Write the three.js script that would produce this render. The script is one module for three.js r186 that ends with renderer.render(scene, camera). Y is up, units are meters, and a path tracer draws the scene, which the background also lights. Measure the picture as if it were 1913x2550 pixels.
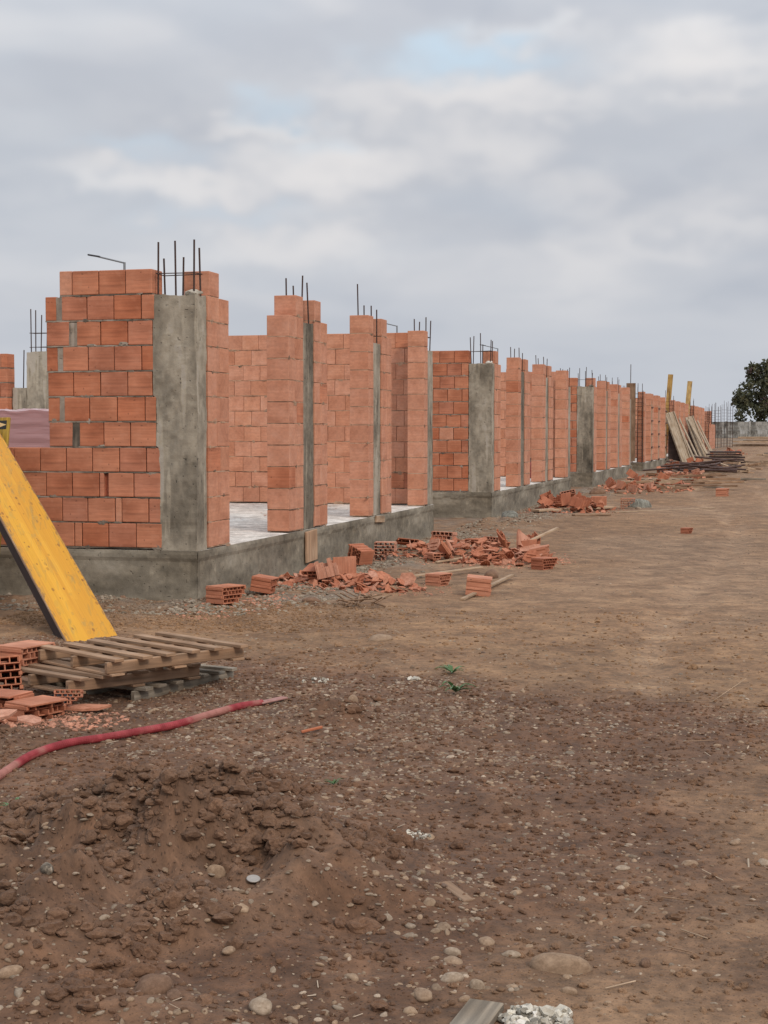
import * as THREE from 'three';
import { mergeGeometries } from 'three/addons/utils/BufferGeometryUtils.js';

// ---------------------------------------------------------------- camera, sky, sun, exposure
const scene = new THREE.Scene();
const D2R = Math.PI / 180;
const camera = new THREE.PerspectiveCamera(36.8, 768 / 1024, 0.1, 3000);
camera.position.set(0, 1.6, 0);
camera.rotation.set(-2.94 * D2R, 14.88 * D2R, 0, 'YXZ');
camera.updateMatrixWorld(true);
const renderer = new THREE.WebGLRenderer({ antialias: true });
renderer.setSize(768, 1024);
renderer.toneMapping = THREE.LinearToneMapping;
renderer.toneMappingExposure = 1.08;
renderer.shadowMap.enabled = true;
renderer.shadowMap.type = THREE.PCFSoftShadowMap;
const sun = new THREE.DirectionalLight(0xfff0e0, 1.5);
sun.position.set(28, 34, 2);
sun.target.position.set(-6, 0, -30);
sun.castShadow = true; sun.shadow.radius = 24;
sun.shadow.mapSize.set(2048, 2048);
Object.assign(sun.shadow.camera, { left: -90, right: 90, top: 90, bottom: -90, near: 1, far: 300 });
scene.add(sun, sun.target);

// ---------------------------------------------------------------- random numbers and noise
function rng(seed) { let a = seed >>> 0; return () => { a = (a + 0x6D2B79F5) | 0; let t = Math.imul(a ^ (a >>> 15), 1 | a); t = (t + Math.imul(t ^ (t >>> 7), 61 | t)) ^ t; return ((t ^ (t >>> 14)) >>> 0) / 4294967296; }; }
const R0 = rng(11);
const rr = (a, b, f = R0) => a + (b - a) * f();
const clamp = (v, a = 0, b = 1) => Math.min(b, Math.max(a, v));
const smooth = (a, b, v) => { const t = clamp((v - a) / (b - a)); return t * t * (3 - 2 * t); };
const mix = (a, b, t) => a + (b - a) * t;
function hash2(x, y, s = 0) { let h = Math.imul(x, 374761393) + Math.imul(y, 668265263) + Math.imul(s, 974634637); h = Math.imul(h ^ (h >>> 13), 1274126177); return ((h ^ (h >>> 16)) >>> 0) / 4294967296; }
function vn2(x, y, s = 0, px = 0, py = 0) {   // value noise, periodic where px, py are given
  const xi = Math.floor(x), yi = Math.floor(y), fx = x - xi, fy = y - yi;
  const u = fx * fx * (3 - 2 * fx), v = fy * fy * (3 - 2 * fy);
  const w = (i, p) => (p ? ((i % p) + p) % p : i);
  const x0 = w(xi, px), x1 = w(xi + 1, px), y0 = w(yi, py), y1 = w(yi + 1, py);
  return mix(mix(hash2(x0, y0, s), hash2(x1, y0, s), u), mix(hash2(x0, y1, s), hash2(x1, y1, s), u), v);
}
function fbm(x, y, o = 4, s = 0) { let a = 0.5, t = 0, n = 0; for (let i = 0; i < o; i++) { t += a * vn2(x, y, s + i); n += a; x = x * 2.03 + 7.1; y = y * 2.03 + 3.7; a *= 0.5; } return t / n; }
function fbmP(u, v, fx, fy, o, s) { let a = 0.5, t = 0, n = 0; for (let i = 0; i < o; i++) { t += a * vn2(u * fx, v * fy, s + i, fx, fy); n += a; fx *= 2; fy *= 2; a *= 0.55; } return t / n; }
function vn3(x, y, z, s = 0) { const zi = Math.floor(z), f = z - zi, w = f * f * (3 - 2 * f); return mix(vn2(x + zi * 17.13, y - zi * 9.7, s), vn2(x + (zi + 1) * 17.13, y - (zi + 1) * 9.7, s), w); }

function fbm3(x, y, z, o, s) { let a = .5, t = 0, n = 0; for (let i = 0; i < o; i++) { t += a * vn3(x, y, z, s + i); n += a; x = x * 2.02 + 3.1; y = y * 2.02 + 1.7; z = z * 2.02 + 5.3; a *= .52; } return t / n; }
// ---------------------------------------------------------------- the sky: overcast cloud with a few thin places
{
  const W = 2048, H = 1024, data = new Float32Array(W * H * 4);
  const blobs = [ // azimuth, elevation, half widths (degrees), what it is, weight
    [-11.4, 13.6, 2.6, 0.55, 'blue', 1], [-13.2, 13.2, 1.2, 0.4, 'blue', .7], [-18.6, 11.7, 1.2, 0.45, 'blue', .6], [-23.6, 10.1, 2, 0.4, 'blue', .5], [-16.8, 10.4, 1.2, .35, 'blue', .4],
    [-21, 8.0, 3, .35, 'blue', .35], [-3.2, 13.3, 2.8, 0.9, 'light', .9], [-11.5, 12.2, 4.2, 0.65, 'light', .8], [-16.4, 9.8, 2.8, 0.8, 'light', .9], [-11.2, 10.4, 2, .7, 'light', .6],
    [-22.6, 9.0, 3.4, 0.45, 'light', .8], [-18.4, 6.7, 3.2, 0.7, 'light', .85], [-4.9, 6.6, 1.4, 0.35, 'light', .6], [-2.4, 7.4, 1.2, .4, 'light', .5], [-19.4, 11.0, 2, .3, 'light', .7],
    [-26, 13, 4.5, 1.6, 'dark', .6], [-19, 14.2, 4.5, 1.1, 'dark', .6], [-7, 8.2, 5.5, 1.1, 'dark', .7], [-12, 8.3, 5, .7, 'dark', .5], [-9.5, 14.3, 2, .3, 'light', .5]];
  for (let j = 0; j < H; j++) {
    const el = ((j + 0.5) / H - 0.5) * 180;
    const se = Math.sin(el * D2R), ce = Math.cos(el * D2R);
    for (let i = 0; i < W; i++) {
      const lon = ((i + 0.5) / W - 0.5) * 2 * Math.PI, k = 4 * (j * W + i);
      const dx = Math.cos(lon) * ce, dz = Math.sin(lon) * ce;
      let az = Math.atan2(dx, -dz) / D2R;
      let r, g, b;
      if (el < -1) { r = .30; g = .25; b = .21; } else {
        const q = 1 / (Math.max(se, 0) + 0.10), cx = dx * q, cz = dz * q;     // a flat cloud deck seen in perspective
        const wx = fbm(cx * 1.1 + 4, cz * 1.1, 4, 51) - .5, wz = fbm(cx * 1.1 + 9, cz * 1.1 + 5, 4, 57) - .5;
        let t = fbm(cx * 1.25 + wx * 1.1, cz * 1.25 + wz * 1.1, 6, 21);
        let thin = smooth(.60, .74, fbm(cx * .8 + 31, cz * .8 + wx, 5, 33));
        let light = smooth(.50, .76, t), dark = smooth(.5, .26, t);
        const puff = fbm3(dx * 8 + wx * 1.5, se * 13, dz * 8 + wz * 1.5, 6, 301), wisp = fbm3(dx * 16, se * 55, dz * 16 + wx, 4, 311);
        light = clamp(light * .6 + smooth(.52, .72, puff) * .55 + (wisp - .5) * .16); dark = clamp(dark * .6 + smooth(.48, .28, puff) * .5);
        if (el < 24 && Math.abs(az + 14) < 24) {
          light *= .8; thin *= .1;
          const ja = az + (fbm(az * .55, el * 1.3, 4, 71) - .5) * 3.6, je = el + (fbm(az * .6 + 20, el * 1.2, 4, 77) - .5) * 2.2;
          for (const [ba, be, wa, we, kind, wt] of blobs) {
            const d = ((ja - ba) / wa) ** 2 + ((je - be) / we) ** 2;
            if (d > 9) continue;
            const m = wt * (kind === 'light' ? .75 * Math.exp(-d * .6) + .25 * smooth(2.8, .0, d + (fbm(az * 1.3 + 3, el * 2.6, 5, 87) - .5) * 2.6) : Math.exp(-d * .75));
            if (kind === 'blue') { thin = Math.max(thin, m * 1.05); light *= 1 - m * .6; } else if (kind === 'light') { light = Math.max(light, m); dark *= 1 - m; } else dark = Math.max(dark, m);
          }
        }
        const low = smooth(9, 0, el);
        light *= 1 - low * .75; thin *= 1 - low;
        r = .530; g = .547; b = .588;
        r = mix(r, .410, dark * .85); g = mix(g, .442, dark * .85); b = mix(b, .505, dark * .85);
        r = mix(r, .77, light * .85); g = mix(g, .745, light * .85); b = mix(b, .735, light * .85);
        r = mix(r, .52, thin * .8); g = mix(g, .65, thin * .8); b = mix(b, .765, thin * .8);
        r = mix(r, .50, low * .7); g = mix(g, .53, low * .7); b = mix(b, .582, low * .7);
        const over = 1 + 1.35 * Math.max(se - .2, 0);      // an overcast sky is brighter towards the zenith
        r *= over; g *= over; b *= over;
      }
      data[k] = r; data[k + 1] = g; data[k + 2] = b; data[k + 3] = 1;
    }
  }
  const sky = new THREE.DataTexture(data, W, H, THREE.RGBAFormat, THREE.FloatType);
  sky.mapping = THREE.EquirectangularReflectionMapping;
  sky.magFilter = THREE.LinearFilter; sky.minFilter = THREE.LinearFilter; sky.needsUpdate = true;
  scene.background = sky; scene.environment = sky;
}

// ---------------------------------------------------------------- textures
function tex(n, m, fn, srgb, rep = 1) {
  const d = new Uint8Array(n * m * 4);
  for (let j = 0; j < m; j++) for (let i = 0; i < n; i++) {
    const c = fn(i / n, j / m, i, j), k = 4 * (j * n + i);
    d[k] = clamp(c[0]) * 255; d[k + 1] = clamp(c[1]) * 255; d[k + 2] = clamp(c[2]) * 255; d[k + 3] = 255;
  }
  const t = new THREE.DataTexture(d, n, m, THREE.RGBAFormat);
  if (srgb) t.colorSpace = THREE.SRGBColorSpace;
  t.wrapS = t.wrapT = THREE.RepeatWrapping; t.repeat.set(rep, rep);
  t.magFilter = THREE.LinearFilter; t.minFilter = THREE.LinearMipmapLinearFilter; t.generateMipmaps = true; t.needsUpdate = true;
  return t;
}
const grey = (v) => [v, v, v];
// soil, one tile is 2.4 m
const soilH = (u, v) => .5 * fbmP(u, v, 24, 24, 5, 3) + .5 * fbmP(u, v, 90, 90, 3, 9);
const soilMap = tex(1024, 1024, (u, v, i, j) => {
  const h = soilH(u, v), p = fbmP(u, v, 10, 10, 4, 15), sp = hash2(i >> 1, j >> 1, 5), fine = hash2(i, j, 8);
  let l = .80 + (h - .5) * .55 + (p - .5) * .22 + (fine - .5) * .10;
  let w = 0;
  if (sp > .972 && h > .48) { l += .20; w = .04; } else if (sp < .03) l -= .2;
  return [l * 1.0 + w, l * (.985 + (p - .5) * .05), l * (.97 + (p - .5) * .08) + w * .3];
}, true, 1 / 2.4);
const soilBump = tex(1024, 1024, (u, v, i, j) => grey(soilH(u, v) + (hash2(i >> 1, j >> 1, 5) > .965 ? .25 : 0)), false, 1 / 2.4);
// terracotta: comb lines along the brick, clouding from the kiln
const brickMap = tex(512, 512, (u, v, i, j) => {
  const comb = fbmP(u, v, 3, 70, 3, 31), cloud = fbmP(u, v, 4, 5, 4, 35), streak = fbmP(u, v, 2, 16, 3, 37), dust = fbmP(u, v, 20, 20, 4, 39), f = hash2(i, j, 3);
  const l = .87 + (comb - .5) * .18 + (cloud - .5) * .26 + (streak - .5) * .15 + (f - .5) * .05;
  const d = smooth(.56, .8, dust) * .3, pit = fbmP(u, v, 26, 22, 2, 33) > .885 ? .22 : 0;
  const lp = l - pit; return [mix(lp, .93, d), mix(lp * (.985 + (cloud - .5) * .12), 1.0, d), mix(lp * (.97 + (cloud - .5) * .2), 1.05, d)];
}, true, 1 / .9);
const plainMap = tex(512, 512, (u, v, i, j) => {
  const cloud = fbmP(u, v, 4, 4, 4, 135), fine = fbmP(u, v, 30, 44, 3, 139), dust = fbmP(u, v, 9, 12, 4, 131), f = hash2(i, j, 3), comb = fbmP(u, v, 3, 50, 2, 31);
  const l = .88 + (cloud - .5) * .24 + (fine - .5) * .12 + (comb - .5) * .07 + (f - .5) * .05, d = smooth(.5, .78, dust) * .35;
  return [mix(l, .95, d), mix(l * (.985 + (cloud - .5) * .12), 1.0, d), mix(l * (.97 + (cloud - .5) * .2), 1.05, d)];
}, true, 1 / .9);
const brickBump = tex(512, 512, (u, v, i, j) => grey(.5 * fbmP(u, v, 4, 64, 3, 31) + .35 * fbmP(u, v, 40, 40, 3, 36) + .15 * hash2(i, j, 4)), false, 1 / .9);
// cast concrete, one tile is 2.6 m
const concMap = tex(1024, 1024, (u, v, i, j) => {
  const a = fbmP(u, v, 5, 4, 5, 41), b = fbmP(u, v, 26, 6, 4, 43), c = fbmP(u, v, 60, 60, 3, 47), st = smooth(.60, .75, fbmP(u, v, 34, 3, 3, 49)), f = hash2(i, j, 6);
  let l = .76 + (a - .5) * .85 + (b - .5) * .40 + (c - .5) * .18 + (f - .5) * .06 + st * .18;
  const pit = fbmP(u, v, 110, 110, 1, 52) > .93 ? .25 : 0; l -= pit;
  return [l, l * (.985 + (a - .5) * .04), l * (.95 + (a - .5) * .1)];
}, true, 1 / 2.6);
const concBump = tex(1024, 1024, (u, v, i, j) => grey(.45 * fbmP(u, v, 26, 10, 4, 43) + .4 * fbmP(u, v, 60, 60, 4, 47) + .2 * hash2(i, j, 6) - (fbmP(u, v, 110, 110, 1, 52) > .93 ? .35 : 0)), false, 1 / 2.6);
const foundMap = tex(1024, 1024, (u, v, i, j) => {
  const a = fbmP(u, v, 4, 7, 5, 241), b = fbmP(u, v, 7, 26, 4, 243), c = fbmP(u, v, 50, 50, 3, 247), st = smooth(.62, .8, fbmP(u, v, 22, 9, 4, 249)), f = hash2(i, j, 6);
  const l = .77 + (a - .5) * .55 + (b - .5) * .30 + (c - .5) * .2 + (f - .5) * .06 + st * .10 - (fbmP(u, v, 110, 110, 1, 52) > .94 ? .2 : 0);
  return [l, l * (.985 + (a - .5) * .05), l * (.95 + (a - .5) * .12)];
}, true, 1 / 2.6);
// sawn timber, grain along u, one tile is 1 m
const woodMap = tex(512, 512, (u, v, i, j) => {
  const w = fbmP(u, v, 2, 6, 3, 61), g = fbmP(u, v + w * .06, 3, 60, 4, 63), p = fbmP(u, v, 5, 9, 3, 65), f = hash2(i, j, 9);
  const l = .80 + (g - .5) * .42 + (p - .5) * .25 + (f - .5) * .06;
  return [l, l * (.97 + (p - .5) * .08), l * (.93 + (p - .5) * .16)];
}, true);
const woodBump = tex(512, 512, (u, v) => grey(fbmP(u, v, 3, 60, 4, 63)), false);
const rustMap = tex(256, 256, (u, v, i, j) => { const a = fbmP(u, v, 12, 12, 4, 81), l = .75 + (a - .5) * .9 + (hash2(i, j, 2) - .5) * .1; return [l, l * .92, l * .88]; }, true, 4);

function std(rgb, rough, o = {}) { const m = new THREE.MeshStandardMaterial({ roughness: rough, ...o }); m.color.setRGB(...rgb); return m; }
const brickTint = (r, g, b) => std([r, g, b], .92, { map: brickMap, bumpMap: brickBump, bumpScale: .0022 });
const plainTint = (r, g, b) => std([r, g, b], .93, { map: plainMap, bumpMap: brickBump, bumpScale: .0012 });
const deepBricks = [[.62, .240, .130], [.60, .228, .122], [.63, .250, .140], [.59, .215, .112], [.62, .242, .132], [.61, .242, .142], [.57, .225, .132], [.60, .208, .104]].map((c) => brickTint(...c));
const paleBricks = [[.67, .315, .200], [.66, .305, .190], [.67, .325, .210], [.655, .295, .178], [.64, .302, .192], [.665, .308, .188]].map((c) => plainTint(...c));
const M = {
  brickCore: brickTint(.42, .12, .06),
  mortar: std([.34, .29, .245], .95, { map: concMap, bumpMap: concBump, bumpScale: .004 }),
  mortarPale: std([.46, .30, .21], .95, { map: concMap, bumpMap: concBump, bumpScale: .004 }),
  conc: std([.385, .345, .285], .93, { map: concMap, bumpMap: concBump, bumpScale: .006 }),
  found: std([.335, .297, .240], .94, { map: foundMap, bumpMap: concBump, bumpScale: .008 }),
  slab: std([.92, .87, .80], .95, { map: soilMap, bumpMap: soilBump, bumpScale: .004 }),
  rebar: std([.115, .075, .065], .75, { map: rustMap, metalness: .25 }),
  wood: std([.48, .315, .205], .88, { map: woodMap, bumpMap: woodBump, bumpScale: .0015 }),
  woodDark: std([.38, .25, .165], .9, { map: woodMap, bumpMap: woodBump, bumpScale: .0015 }),
  woodGrey: std([.38, .34, .285], .92, { map: woodMap, bumpMap: woodBump, bumpScale: .002 }),
  woodPale: std([.60, .45, .32], .88, { map: woodMap, bumpMap: woodBump, bumpScale: .0012 }),
  woodPeach: std([.68, .46, .31], .85, { map: woodMap, bumpMap: woodBump, bumpScale: .001 }),
  ply: std([.60, .51, .40], .9, { map: woodMap, bumpMap: woodBump, bumpScale: .001 }),
  plyAndShade: std([.085, .055, .05], .85, { map: woodMap }),  // dark form plates, and the wedge of painted shade behind the leaning sheets
  fence: std([.40, .395, .38], .93, { map: concMap, bumpMap: concBump, bumpScale: .004 }),
  steel: std([.155, .11, .10], .7, { map: rustMap, metalness: .3 }),
  stone: std([.44, .37, .30], .9, { map: concMap, bumpMap: concBump, bumpScale: .004 }),
  rockGrey: std([.27, .27, .24], .93, { map: concMap, bumpMap: concBump, bumpScale: .01 }),
  plaster: std([.66, .62, .55], .95, { map: concMap, bumpMap: concBump, bumpScale: .008 }),
  lamp: std([.22, .23, .24], .5, { metalness: .4 }),
};

// ---------------------------------------------------------------- geometry helpers (all non-indexed, uv in metres)
const V = (x, y, z) => new THREE.Vector3(x, y, z);
function fromTris(pos, uv, flat = true) {
  const g = new THREE.BufferGeometry();
  g.setAttribute('position', new THREE.Float32BufferAttribute(pos, 3));
  g.setAttribute('uv', new THREE.Float32BufferAttribute(uv, 2));
  if (flat) g.computeVertexNormals();
  return g;
}
function boxUV(g, uo = 0, vo = 0, along = 'x') {   // planar uv in metres by the way each face points; `along` runs along u
  const p = g.attributes.position, n = g.attributes.normal, uv = new Float32Array(p.count * 2);
  for (let i = 0; i < p.count; i++) {
    const ax = Math.abs(n.getX(i)), ay = Math.abs(n.getY(i)), az = Math.abs(n.getZ(i)), x = p.getX(i), y = p.getY(i), z = p.getZ(i);
    let u, v;
    if (ax >= ay && ax >= az) { u = z; v = y; } else if (ay >= az) { u = x; v = z; } else { u = x; v = y; }
    if (along === 'y') [u, v] = [v, u];
    if (along === 'z' && ay > az && ay > ax) [u, v] = [v, u];
    uv[2 * i] = u + uo; uv[2 * i + 1] = v + vo;
  }
  g.setAttribute('uv', new THREE.BufferAttribute(uv, 2));
  return g;
}
function cbox(w, h, d, c = .004, uo = 0, vo = 0, along = 'x') {   // box with chamfered edges, 44 triangles
  c = Math.min(c, w / 3, h / 3, d / 3);
  const X = w / 2, Y = h / 2, Z = d / 2, pos = [];
  const P = (sx, sy, sz, a) => [sx * (X - (a === 0 ? 0 : c)), sy * (Y - (a === 1 ? 0 : c)), sz * (Z - (a === 2 ? 0 : c))];
  const tri = (a, b, q) => {
    const nx = (b[1] - a[1]) * (q[2] - a[2]) - (b[2] - a[2]) * (q[1] - a[1]), ny = (b[2] - a[2]) * (q[0] - a[0]) - (b[0] - a[0]) * (q[2] - a[2]), nz = (b[0] - a[0]) * (q[1] - a[1]) - (b[1] - a[1]) * (q[0] - a[0]);
    const m = [a[0] + b[0] + q[0], a[1] + b[1] + q[1], a[2] + b[2] + q[2]];
    if (nx * m[0] + ny * m[1] + nz * m[2] < 0) [b, q] = [q, b];
    pos.push(...a, ...b, ...q);
  };
  const quad = (a, b, q, e) => { tri(a, b, q); tri(a, q, e); };
  for (const s of [-1, 1]) {
    quad(P(s, -1, -1, 0), P(s, 1, -1, 0), P(s, 1, 1, 0), P(s, -1, 1, 0));
    quad(P(-1, s, -1, 1), P(1, s, -1, 1), P(1, s, 1, 1), P(-1, s, 1, 1));
    quad(P(-1, -1, s, 2), P(1, -1, s, 2), P(1, 1, s, 2), P(-1, 1, s, 2));
    for (const t of [-1, 1]) {
      quad(P(s, t, -1, 0), P(s, t, 1, 0), P(s, t, 1, 1), P(s, t, -1, 1));
      quad(P(s, -1, t, 0), P(s, 1, t, 0), P(s, 1, t, 2), P(s, -1, t, 2));
      quad(P(-1, s, t, 1), P(1, s, t, 1), P(1, s, t, 2), P(-1, s, t, 2));
      for (const r of [-1, 1]) tri(P(s, t, r, 0), P(s, t, r, 1), P(s, t, r, 2));
    }
  }
  const g = fromTris(pos, new Float32Array(pos.length / 3 * 2));
  return boxUV(g, uo, vo, along);
}
const at = (g, x, y, z) => g.translate(x, y, z);
function bar(p, q, w, h, c = .003, mat) {   // a board or batten from p to q: w across, h thick (towards up)
  const d = q.clone().sub(p), L = d.length(); d.normalize();
  let up = V(0, 1, 0); if (Math.abs(d.y) > .95) up = V(0, 0, 1);
  const side = d.clone().cross(up).normalize(), top = side.clone().cross(d);
  const g = cbox(L, h, w, c, R0() * 3, R0() * 3);
  g.applyMatrix4(new THREE.Matrix4().makeBasis(d, top, side).setPosition(p.clone().add(q).multiplyScalar(.5)));
  return g;
}
function rod(p, q, r, seg = 6) {
  const d = q.clone().sub(p), L = d.length();
  const g = new THREE.CylinderGeometry(r, r, L, seg, 1).toNonIndexed();
  g.applyQuaternion(new THREE.Quaternion().setFromUnitVectors(V(0, 1, 0), d.normalize()));
  return g.translate((p.x + q.x) / 2, (p.y + q.y) / 2, (p.z + q.z) / 2);
}
function roughBox(w, h, d, step, amp, seed, o = {}) {   // cast concrete: a box whose faces and arrises wander
  const n = (l) => Math.max(1, Math.min(o.most || 400, Math.round(l / step)));
  const g = new THREE.BoxGeometry(w, h, d, n(w), n(h), n(d)).toNonIndexed(), p = g.attributes.position;
  for (let i = 0; i < p.count; i++) {
    const x = p.getX(i), y = p.getY(i), z = p.getZ(i);
    const f = (k, s) => (vn3(x * k + seed, y * k, z * k, s) - .5) * 2;
    const q = amp * .6;
    p.setXYZ(i, x + (f(4, 1) * amp + f(16, 4) * q), y + (y > 0 ? f(9, 2) * amp * 1.6 + f(24, 5) * amp : 0), z + (f(4, 3) * amp + f(16, 6) * q));
  }
  g.computeVertexNormals();
  return boxUV(g, seed * .37, seed * .21);
}
function ico(detail, seed, sx, sy, sz, amp = .3, freq = 1.3) {
  const g = new THREE.IcosahedronGeometry(1, detail), p = g.attributes.position;
  for (let i = 0; i < p.count; i++) {
    const x = p.getX(i), y = p.getY(i), z = p.getZ(i);
    const k = 1 + (vn3(x * freq + seed * 3.1, y * freq + seed, z * freq + 5, seed) - .5) * 2 * amp + (vn3(x * freq * 3 + seed, y * freq * 3, z * freq * 3, seed + 9) - .5) * amp * .6;
    p.setXYZ(i, x * k * sx, y * k * sy, z * k * sz);
  }
  g.computeVertexNormals();
  return boxUV(g, seed, seed * .7);
}
function smoothIco(detail, seed, sx, sy, sz, amp, freq) {   // the same with rounded shading
  const g = ico(detail, seed, sx, sy, sz, amp, freq), p = g.attributes.position, n = g.attributes.normal, sum = new Map();
  const key = (i) => `${Math.round(p.getX(i) * 1e4)},${Math.round(p.getY(i) * 1e4)},${Math.round(p.getZ(i) * 1e4)}`;
  for (let i = 0; i < p.count; i++) { const k = key(i), a = sum.get(k) || [0, 0, 0]; a[0] += n.getX(i); a[1] += n.getY(i); a[2] += n.getZ(i); sum.set(k, a); }
  for (let i = 0; i < p.count; i++) { const a = sum.get(key(i)), l = Math.hypot(...a); n.setXYZ(i, a[0] / l, a[1] / l, a[2] / l); }
  return g;
}
const used = {};
function numbered(n) { const k = used[n] = (used[n] ?? -1) + 1; return k ? `${n}_${String(k).padStart(3, '0')}` : n; }
function mesh(name, g, m, parent) { const o = new THREE.Mesh(g, m); o.name = name; o.castShadow = o.receiveShadow = true; if (parent) parent.add(o); return o; }
function tag(o, label, category, group, kind) { if (label) o.userData.label = label; if (category) o.userData.category = category; if (group) o.userData.group = group; if (kind) o.userData.kind = kind; return o; }
function thing(name, label, category, [x, y, z] = [0, 0, 0], turn = 0, group) { const o = new THREE.Group(); o.name = numbered(name); o.position.set(x, y, z); o.rotation.y = turn; scene.add(o); return tag(o, label, category, group); }
function single(name, g, m, label, category, [x, y, z] = [0, 0, 0], turn = 0, group) { const o = mesh(numbered(name), g, m, scene); o.position.set(x, y, z); o.rotation.y = turn; return tag(o, label, category, group); }
const pick = (a, f = R0) => a[Math.floor(f() * a.length) % a.length];

// ---------------------------------------------------------------- the lie of the land
const X0 = -5.40;                                     // the line of the building fronts along the track
const rise = (z) => .0065 * Math.max(0, Math.min(-z, 190) - 30);
function lerpTable(t, x) { if (x <= t[0][0]) return t[0][1]; for (let i = 1; i < t.length; i++) if (x < t[i][0]) return mix(t[i - 1][1], t[i][1], (x - t[i - 1][0]) / (t[i][0] - t[i - 1][0])); return t[t.length - 1][1]; }
const edgeZ = [[-12, -10.9], [-5.8, -10.7], [-4.9, -10.6], [-2.7, -10.15], [-2.1, -10.0], [-1.1, -9.4], [-.1, -9.2], [1.2, -8.6], [3, -7]];
const edgeX = [[-9, .5], [-7.6, .15], [-6.4, -.05], [-5.2, -.15], [-4.2, -.25], [-3, -.4]];
function track(x, z) {                                // 1 on the trodden pale track, 0 on the stony dark soil
  const n = (fbm(x * 1.3, z * 1.3, 4, 101) - .5), e = lerpTable(edgeZ, x) + n * 1.5;
  const a = smooth(e + .5, e - .6, z), b = smooth(-.75, .45, x - lerpTable(edgeX, z) + n * 1.2) * .95;
  return Math.max(a, b);
}
function margin(x, z) {                               // 1 on the churned grey ground against the foundations
  const n = (fbm(x * .9, z * .9, 4, 107) - .5);
  return Math.max(smooth(-12.3, -13.3, z + n * 1.0) * smooth(-4.7, -5.4, x), smooth(-13.1, -13.9, z) * smooth(-3.6, -5.0, x + n * 1.8));
}
const humps = [[-2.28, -5.35, .74, .60, .18], [-2.03, -4.80, .60, .66, .14], [-2.55, -4.75, .6, .5, .09], [-2.50, -4.0, .45, .35, .14], [-1.68, -3.85, .3, .2, .06], [-2.45, -8.05, .22, .22, .10], [-2.3, -6.3, .40, .30, .08], [-2.85, -6.7, .5, .35, .05], [-1.55, -5.0, .35, .3, .05],
  [-3.9, -7.25, .5, .2, .04], [-5.0, -13.0, .5, .35, .06], [-6.9, -13.2, 1.6, .25, .06], [-4.6, -15.6, .7, 1.4, .05], [-4.6, -19.5, .7, 1.5, .06], [-4.8, -26.3, .8, 1, .10], [-4.4, -31, .6, 1.5, .08], [-2.6, -12.6, .6, .3, .02], [-1.2, -6.5, .5, .3, .02]];
const rutX = (z) => .2 + .05 * (z + 12) + .42 * Math.sin(z * .21 + .6);
function land(x, z) {
  let y = rise(z);
  const t = track(x, z);
  y += (fbm(x * .35, z * .35, 3, 111) - .5) * .10 * smooth(3, 9, -z) * (x > -5.2 ? 1 : .3);
  y += (fbm(x * 2.1, z * 2.1, 4, 113) - .5) * mix(.055, .010, t);
  if (-z < 22 && x > -9 && x < 5) y += (fbm(x * 11, z * 11, 3, 117) - .5) * mix(.022, .003, t);
  for (const [hx, hz, wx, wz, hh] of humps) { const d = ((x - hx) / wx) ** 2 + ((z - hz) / wz) ** 2; if (d < 8) y += hh * Math.exp(-d) * (.1 + 1.8 * fbm(x * 4.5, z * 4.5, 5, 119)); }
  // shallow wheel ruts on the track
  for (const o of [-.8, .8]) { const d = x - (rutX(z) + o); y -= .028 * Math.exp(-((d / .16) ** 2)) * t * smooth(7, 11, -z) * (.6 + .4 * fbm(z * .8, o, 2, 5)); }
  return y;
}
function groundColour(X, Z) {
    const t = track(X, Z), m = margin(X, Z), p = fbm(X * .8, Z * .8, 5, 121), q = fbm(X * 3.5, Z * 3.5, 4, 125);
    // dark stony loam, pale trodden clay, grey cement-stained ground: three kinds of soil in patches
    let c = [.194, .102, .056], d = [.330, .193, .099];
    const dust = smooth(.45, .7, fbm(X * .45 + 3, Z * .22, 4, 127));
    d = [mix(d[0], .365, dust), mix(d[1], .228, dust), mix(d[2], .130, dust)];
    for (const o of [-.8, .8]) { const w = (X - (rutX(Z) + o)) / .2, k = .65 * Math.exp(-w * w) * smooth(7, 10, -Z) * smooth(.3, .6, fbm(X * 5, Z * .7, 4, 129)); d = [mix(d[0], .48, k), mix(d[1], .315, k), mix(d[2], .19, k)]; }
    let a = t * (.88 + .3 * (q - .5));
    c = c.map((v, n) => mix(v * (.80 + .4 * p), d[n] * (.78 + .44 * p), clamp(a)));
    const mm = m * smooth(.35, .62, p * .5 + q * .5);
    c = [mix(c[0], .27, mm), mix(c[1], .212, mm), mix(c[2], .158, mm)];
    let dug = 0; for (const [hx, hz, wx, wz, hh] of humps) if (hh > .055 && hz > -9) dug += hh * 6 * Math.exp(-(((X - hx) / wx) ** 2 + ((Z - hz) / wz) ** 2));
    dug = smooth(.25, .7, dug + (q - .5) * 1.2); c = [mix(c[0], .190, dug), mix(c[1], .106, dug), mix(c[2], .062, dug)];
    const v = .86 + .28 * q;
    return [c[0] * v, c[1] * v, c[2] * v];
}
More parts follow.
